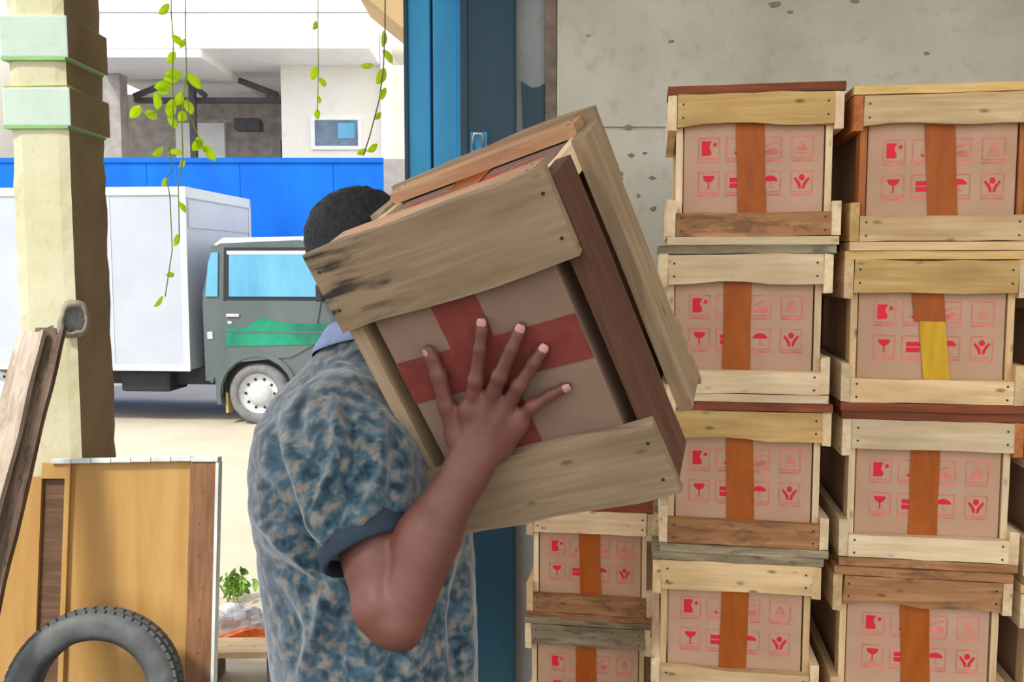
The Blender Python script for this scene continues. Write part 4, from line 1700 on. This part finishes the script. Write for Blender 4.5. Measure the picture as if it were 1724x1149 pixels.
def cut_hem(p):
    q = p - hemp
    d = q @ hemn2
    far = np.sqrt(((p - hemp) ** 2).sum(1))
    return np.where(far < .15, d, -1.0) if True else d


def sleeve_only_cut(p):
    # only the sleeve, not the torso, ends at the hem plane
    q = p - n3(SH)
    ax_ = n3((EL - SH).normalized())
    t = q @ ax_
    rad_ = np.sqrt(np.maximum(0, (q * q).sum(1) - t * t))
    tors = sp[0](p)
    inside_sleeve = (tors > .004)
    return np.where(inside_sleeve & (rad_ < .14) & (t > .1), (p - hemp) @ hemn2, -1.0)


V, Q = surface(sp, (-.75, 1.05, .76), (.25, 1.95, 1.42), .005, (sleeve_only_cut, lambda p: .80 - p[:, 2]))
V, Q = keep_big(V, Q)


def vnormals(V, Q):
    n = np.cross(V[Q[:, 2]] - V[Q[:, 0]], V[Q[:, 3]] - V[Q[:, 1]])
    N = np.zeros_like(V)
    for i in range(4):
        np.add.at(N, Q[:, i], n)
    return N / np.maximum(1e-9, np.linalg.norm(N, axis=1))[:, None]


def project(P):
    q = P - n3(CAM)
    dd = q @ n3(FW)
    return np.c_[CX + FPX * q[:, 0] / dd, CY - FPX * (q @ n3(UPV)) / dd]


N = vnormals(V, Q)
px = project(V)
disp = np.zeros(len(V))
# cloth folds: (polyline in the picture, half width px, depth); negative = groove, positive = ridge
folds = [
    ([(452, 705), (462, 780), (492, 860), (520, 925), (545, 985)], 13, -.012),
    ([(478, 700), (492, 770), (520, 850), (545, 905)], 12, .007),
    ([(560, 660), (572, 760), (548, 830), (528, 900)], 12, .008),
    ([(590, 690), (600, 760), (576, 840), (556, 910)], 11, -.006),
    ([(640, 700), (640, 790), (610, 870), (590, 920)], 12, .005),
    ([(668, 740), (664, 820), (640, 885)], 10, -.005),
    ([(520, 640), (500, 690), (505, 760)], 12, -.005),
    ([(430, 790), (480, 870), (530, 930)], 12, -.007),
    ([(420, 850), (480, 920), (540, 970)], 13, .006),
    ([(435, 930), (500, 970), (550, 1000)], 12, -.006),
    ([(548, 985), (540, 1060), (500, 1149)], 14, .008),
    ([(580, 1010), (572, 1080), (560, 1149)], 13, -.006),
    ([(470, 1000), (500, 1060), (490, 1149)], 14, -.006),
    ([(720, 1040), (700, 1100), (690, 1149)], 12, .006),
    ([(780, 940), (765, 1040), (770, 1149)], 11, -.007),
    ([(800, 960), (788, 1060), (795, 1149)], 8, .005),
    ([(540, 600), (590, 630), (640, 690)], 10, .004),
    ([(640, 985), (660, 1110), (640, 1149)], 12, -.004),
]
front = np.clip((-(N @ n3(FW)) - .05) * 4, 0, 1)
for pl_, wpx, dep in folds:
    pl_ = np.array(pl_, float)
    best = np.full(len(V), 1e9)
    for a, b in zip(pl_, pl_[1:]):
        ab = b - a
        t = np.clip(((px - a) @ ab) / (ab @ ab), 0, 1)
        best = np.minimum(best, np.linalg.norm(px - a - t[:, None] * ab, axis=1))
    tot = best / wpx
    ends = np.minimum(1, np.minimum(np.linalg.norm(px - pl_[0], axis=1), np.linalg.norm(px - pl_[-1], axis=1)) / 45)
    disp += 1.7 * dep * np.exp(-(tot * 1.15) ** 2) * front * (.35 + .65 * ends)
for i in range(len(V)):
    v = Vector(V[i])
    disp[i] += .0035 * mnoise.noise(Vector((v.x * 11 + v.z * 5, v.y * 11, v.z * 8))) + .0016 * mnoise.noise(v * 34)
V = V + N * disp[:, None]
shirt = np_mesh('shirt', V - ORG, Q, M['shirt'], man)

# sleeve cuff: ribbed navy band just below the hem
axs = Vector(hemn2)
u1 = axs.orthogonal().normalized()
u2 = axs.cross(u1)
bm = bmesh.new()
armax = (EL - SH).normalized()
rings = []
for (s_, rr_) in ((-.012, .066), (-.006, .0705), (.003, .071), (.012, .0695), (.021, .0675), (.024, .064), (.021, .0605), (-.01, .060)):
    c = hem + armax * s_
    rings.append([bm.verts.new(c + (u1 * math.cos(a) + u2 * math.sin(a)) * rr_ - Vector(ORG)) for a in [2 * math.pi * k / 48 for k in range(48)]])
for a, b in zip(rings, rings[1:] + rings[:1]):
    for k in range(48):
        bm.faces.new((a[k], a[(k + 1) % 48], b[(k + 1) % 48], b[k]))
mesh_obj('sleeve_cuff', bm, M['cuff'], man, smooth=True)

# collar: standing band folded outwards
bm = bmesh.new()
rings = []
nc = Vector((-.250, 1.535, 1.345))
nd = (Vector((-.252, 1.585, 1.44)) - nc).normalized()
c1 = (FV - nd * FV.dot(nd)).normalized()
c2 = nd.cross(c1)
for (s_, ra_, rb_) in ((.0, .070, .074), (.030, .066, .068), (.046, .066, .067), (.050, .070, .071), (.040, .076, .077), (.012, .088, .090), (-.004, .093, .097), (-.006, .090, .094)):
    rings.append([bm.verts.new(nc + nd * (s_ + .004 * math.sin(3 * a)) + c1 * math.cos(a) * rb_ + c2 * math.sin(a) * ra_ - Vector(ORG)) for a in [2 * math.pi * k / 40 for k in range(40)]])
for a, b in zip(rings, rings[1:]):
    for k in range(40):
        bm.faces.new((a[k], a[(k + 1) % 40], b[(k + 1) % 40], b[k]))
mesh_obj('collar', bm, M['collar'], man, smooth=True)

# hair: short cap over the skull
hp = [Ell(hp_(-.014, 0, .030), HR, (.099, .081, .092), .01), Ell(hp_(-.05, 0, -.012), HR, (.056, .066, .064), .02)]


def face_cut(p):
    q = (p - n3(HC)) @ HR
    return np.maximum(np.minimum(q[:, 0] - .045, .07 - q[:, 2] + (q[:, 0] - .045) * 1.2), -.045 - q[:, 2] + np.maximum(0, q[:, 0] + .03) * .9)


V, Q = surface(hp, (-.45, 1.45, 1.4), (-.1, 1.85, 1.72), .0034, (face_cut,))
V, Q = keep_big(V, Q)
N = vnormals(V, Q)
for i in range(len(V)):
    V[i] += N[i] * (.0022 * mnoise.noise(Vector(V[i]) * 130) + .002 * mnoise.noise(Vector(V[i]) * 45))
np_mesh('hair', V - ORG, Q, M['hair'], man)

# trousers
tp_ = [Loft([(.76, -.234, 1.458, .185, .15), (.86, -.236, 1.459, .185, .152), (.93, -.238, 1.46, .178, .145)], RV, FV, .03)]
for hip, knee, ank in feet:
    tp_.append(Cap(hip + Vector((0, 0, -.02)), knee, .098, .072, .03))
    tp_.append(Cap(knee, ank + Vector((0, 0, .02)), .072, .058, .03))
V, Q = surface(tp_, (-.6, 1.1, .02), (.15, 1.85, .96), .009, (lambda p: .05 - p[:, 2],))
V, Q = keep_big(V, Q)
np_mesh('trousers', V - ORG, Q, M['trousers'], man)
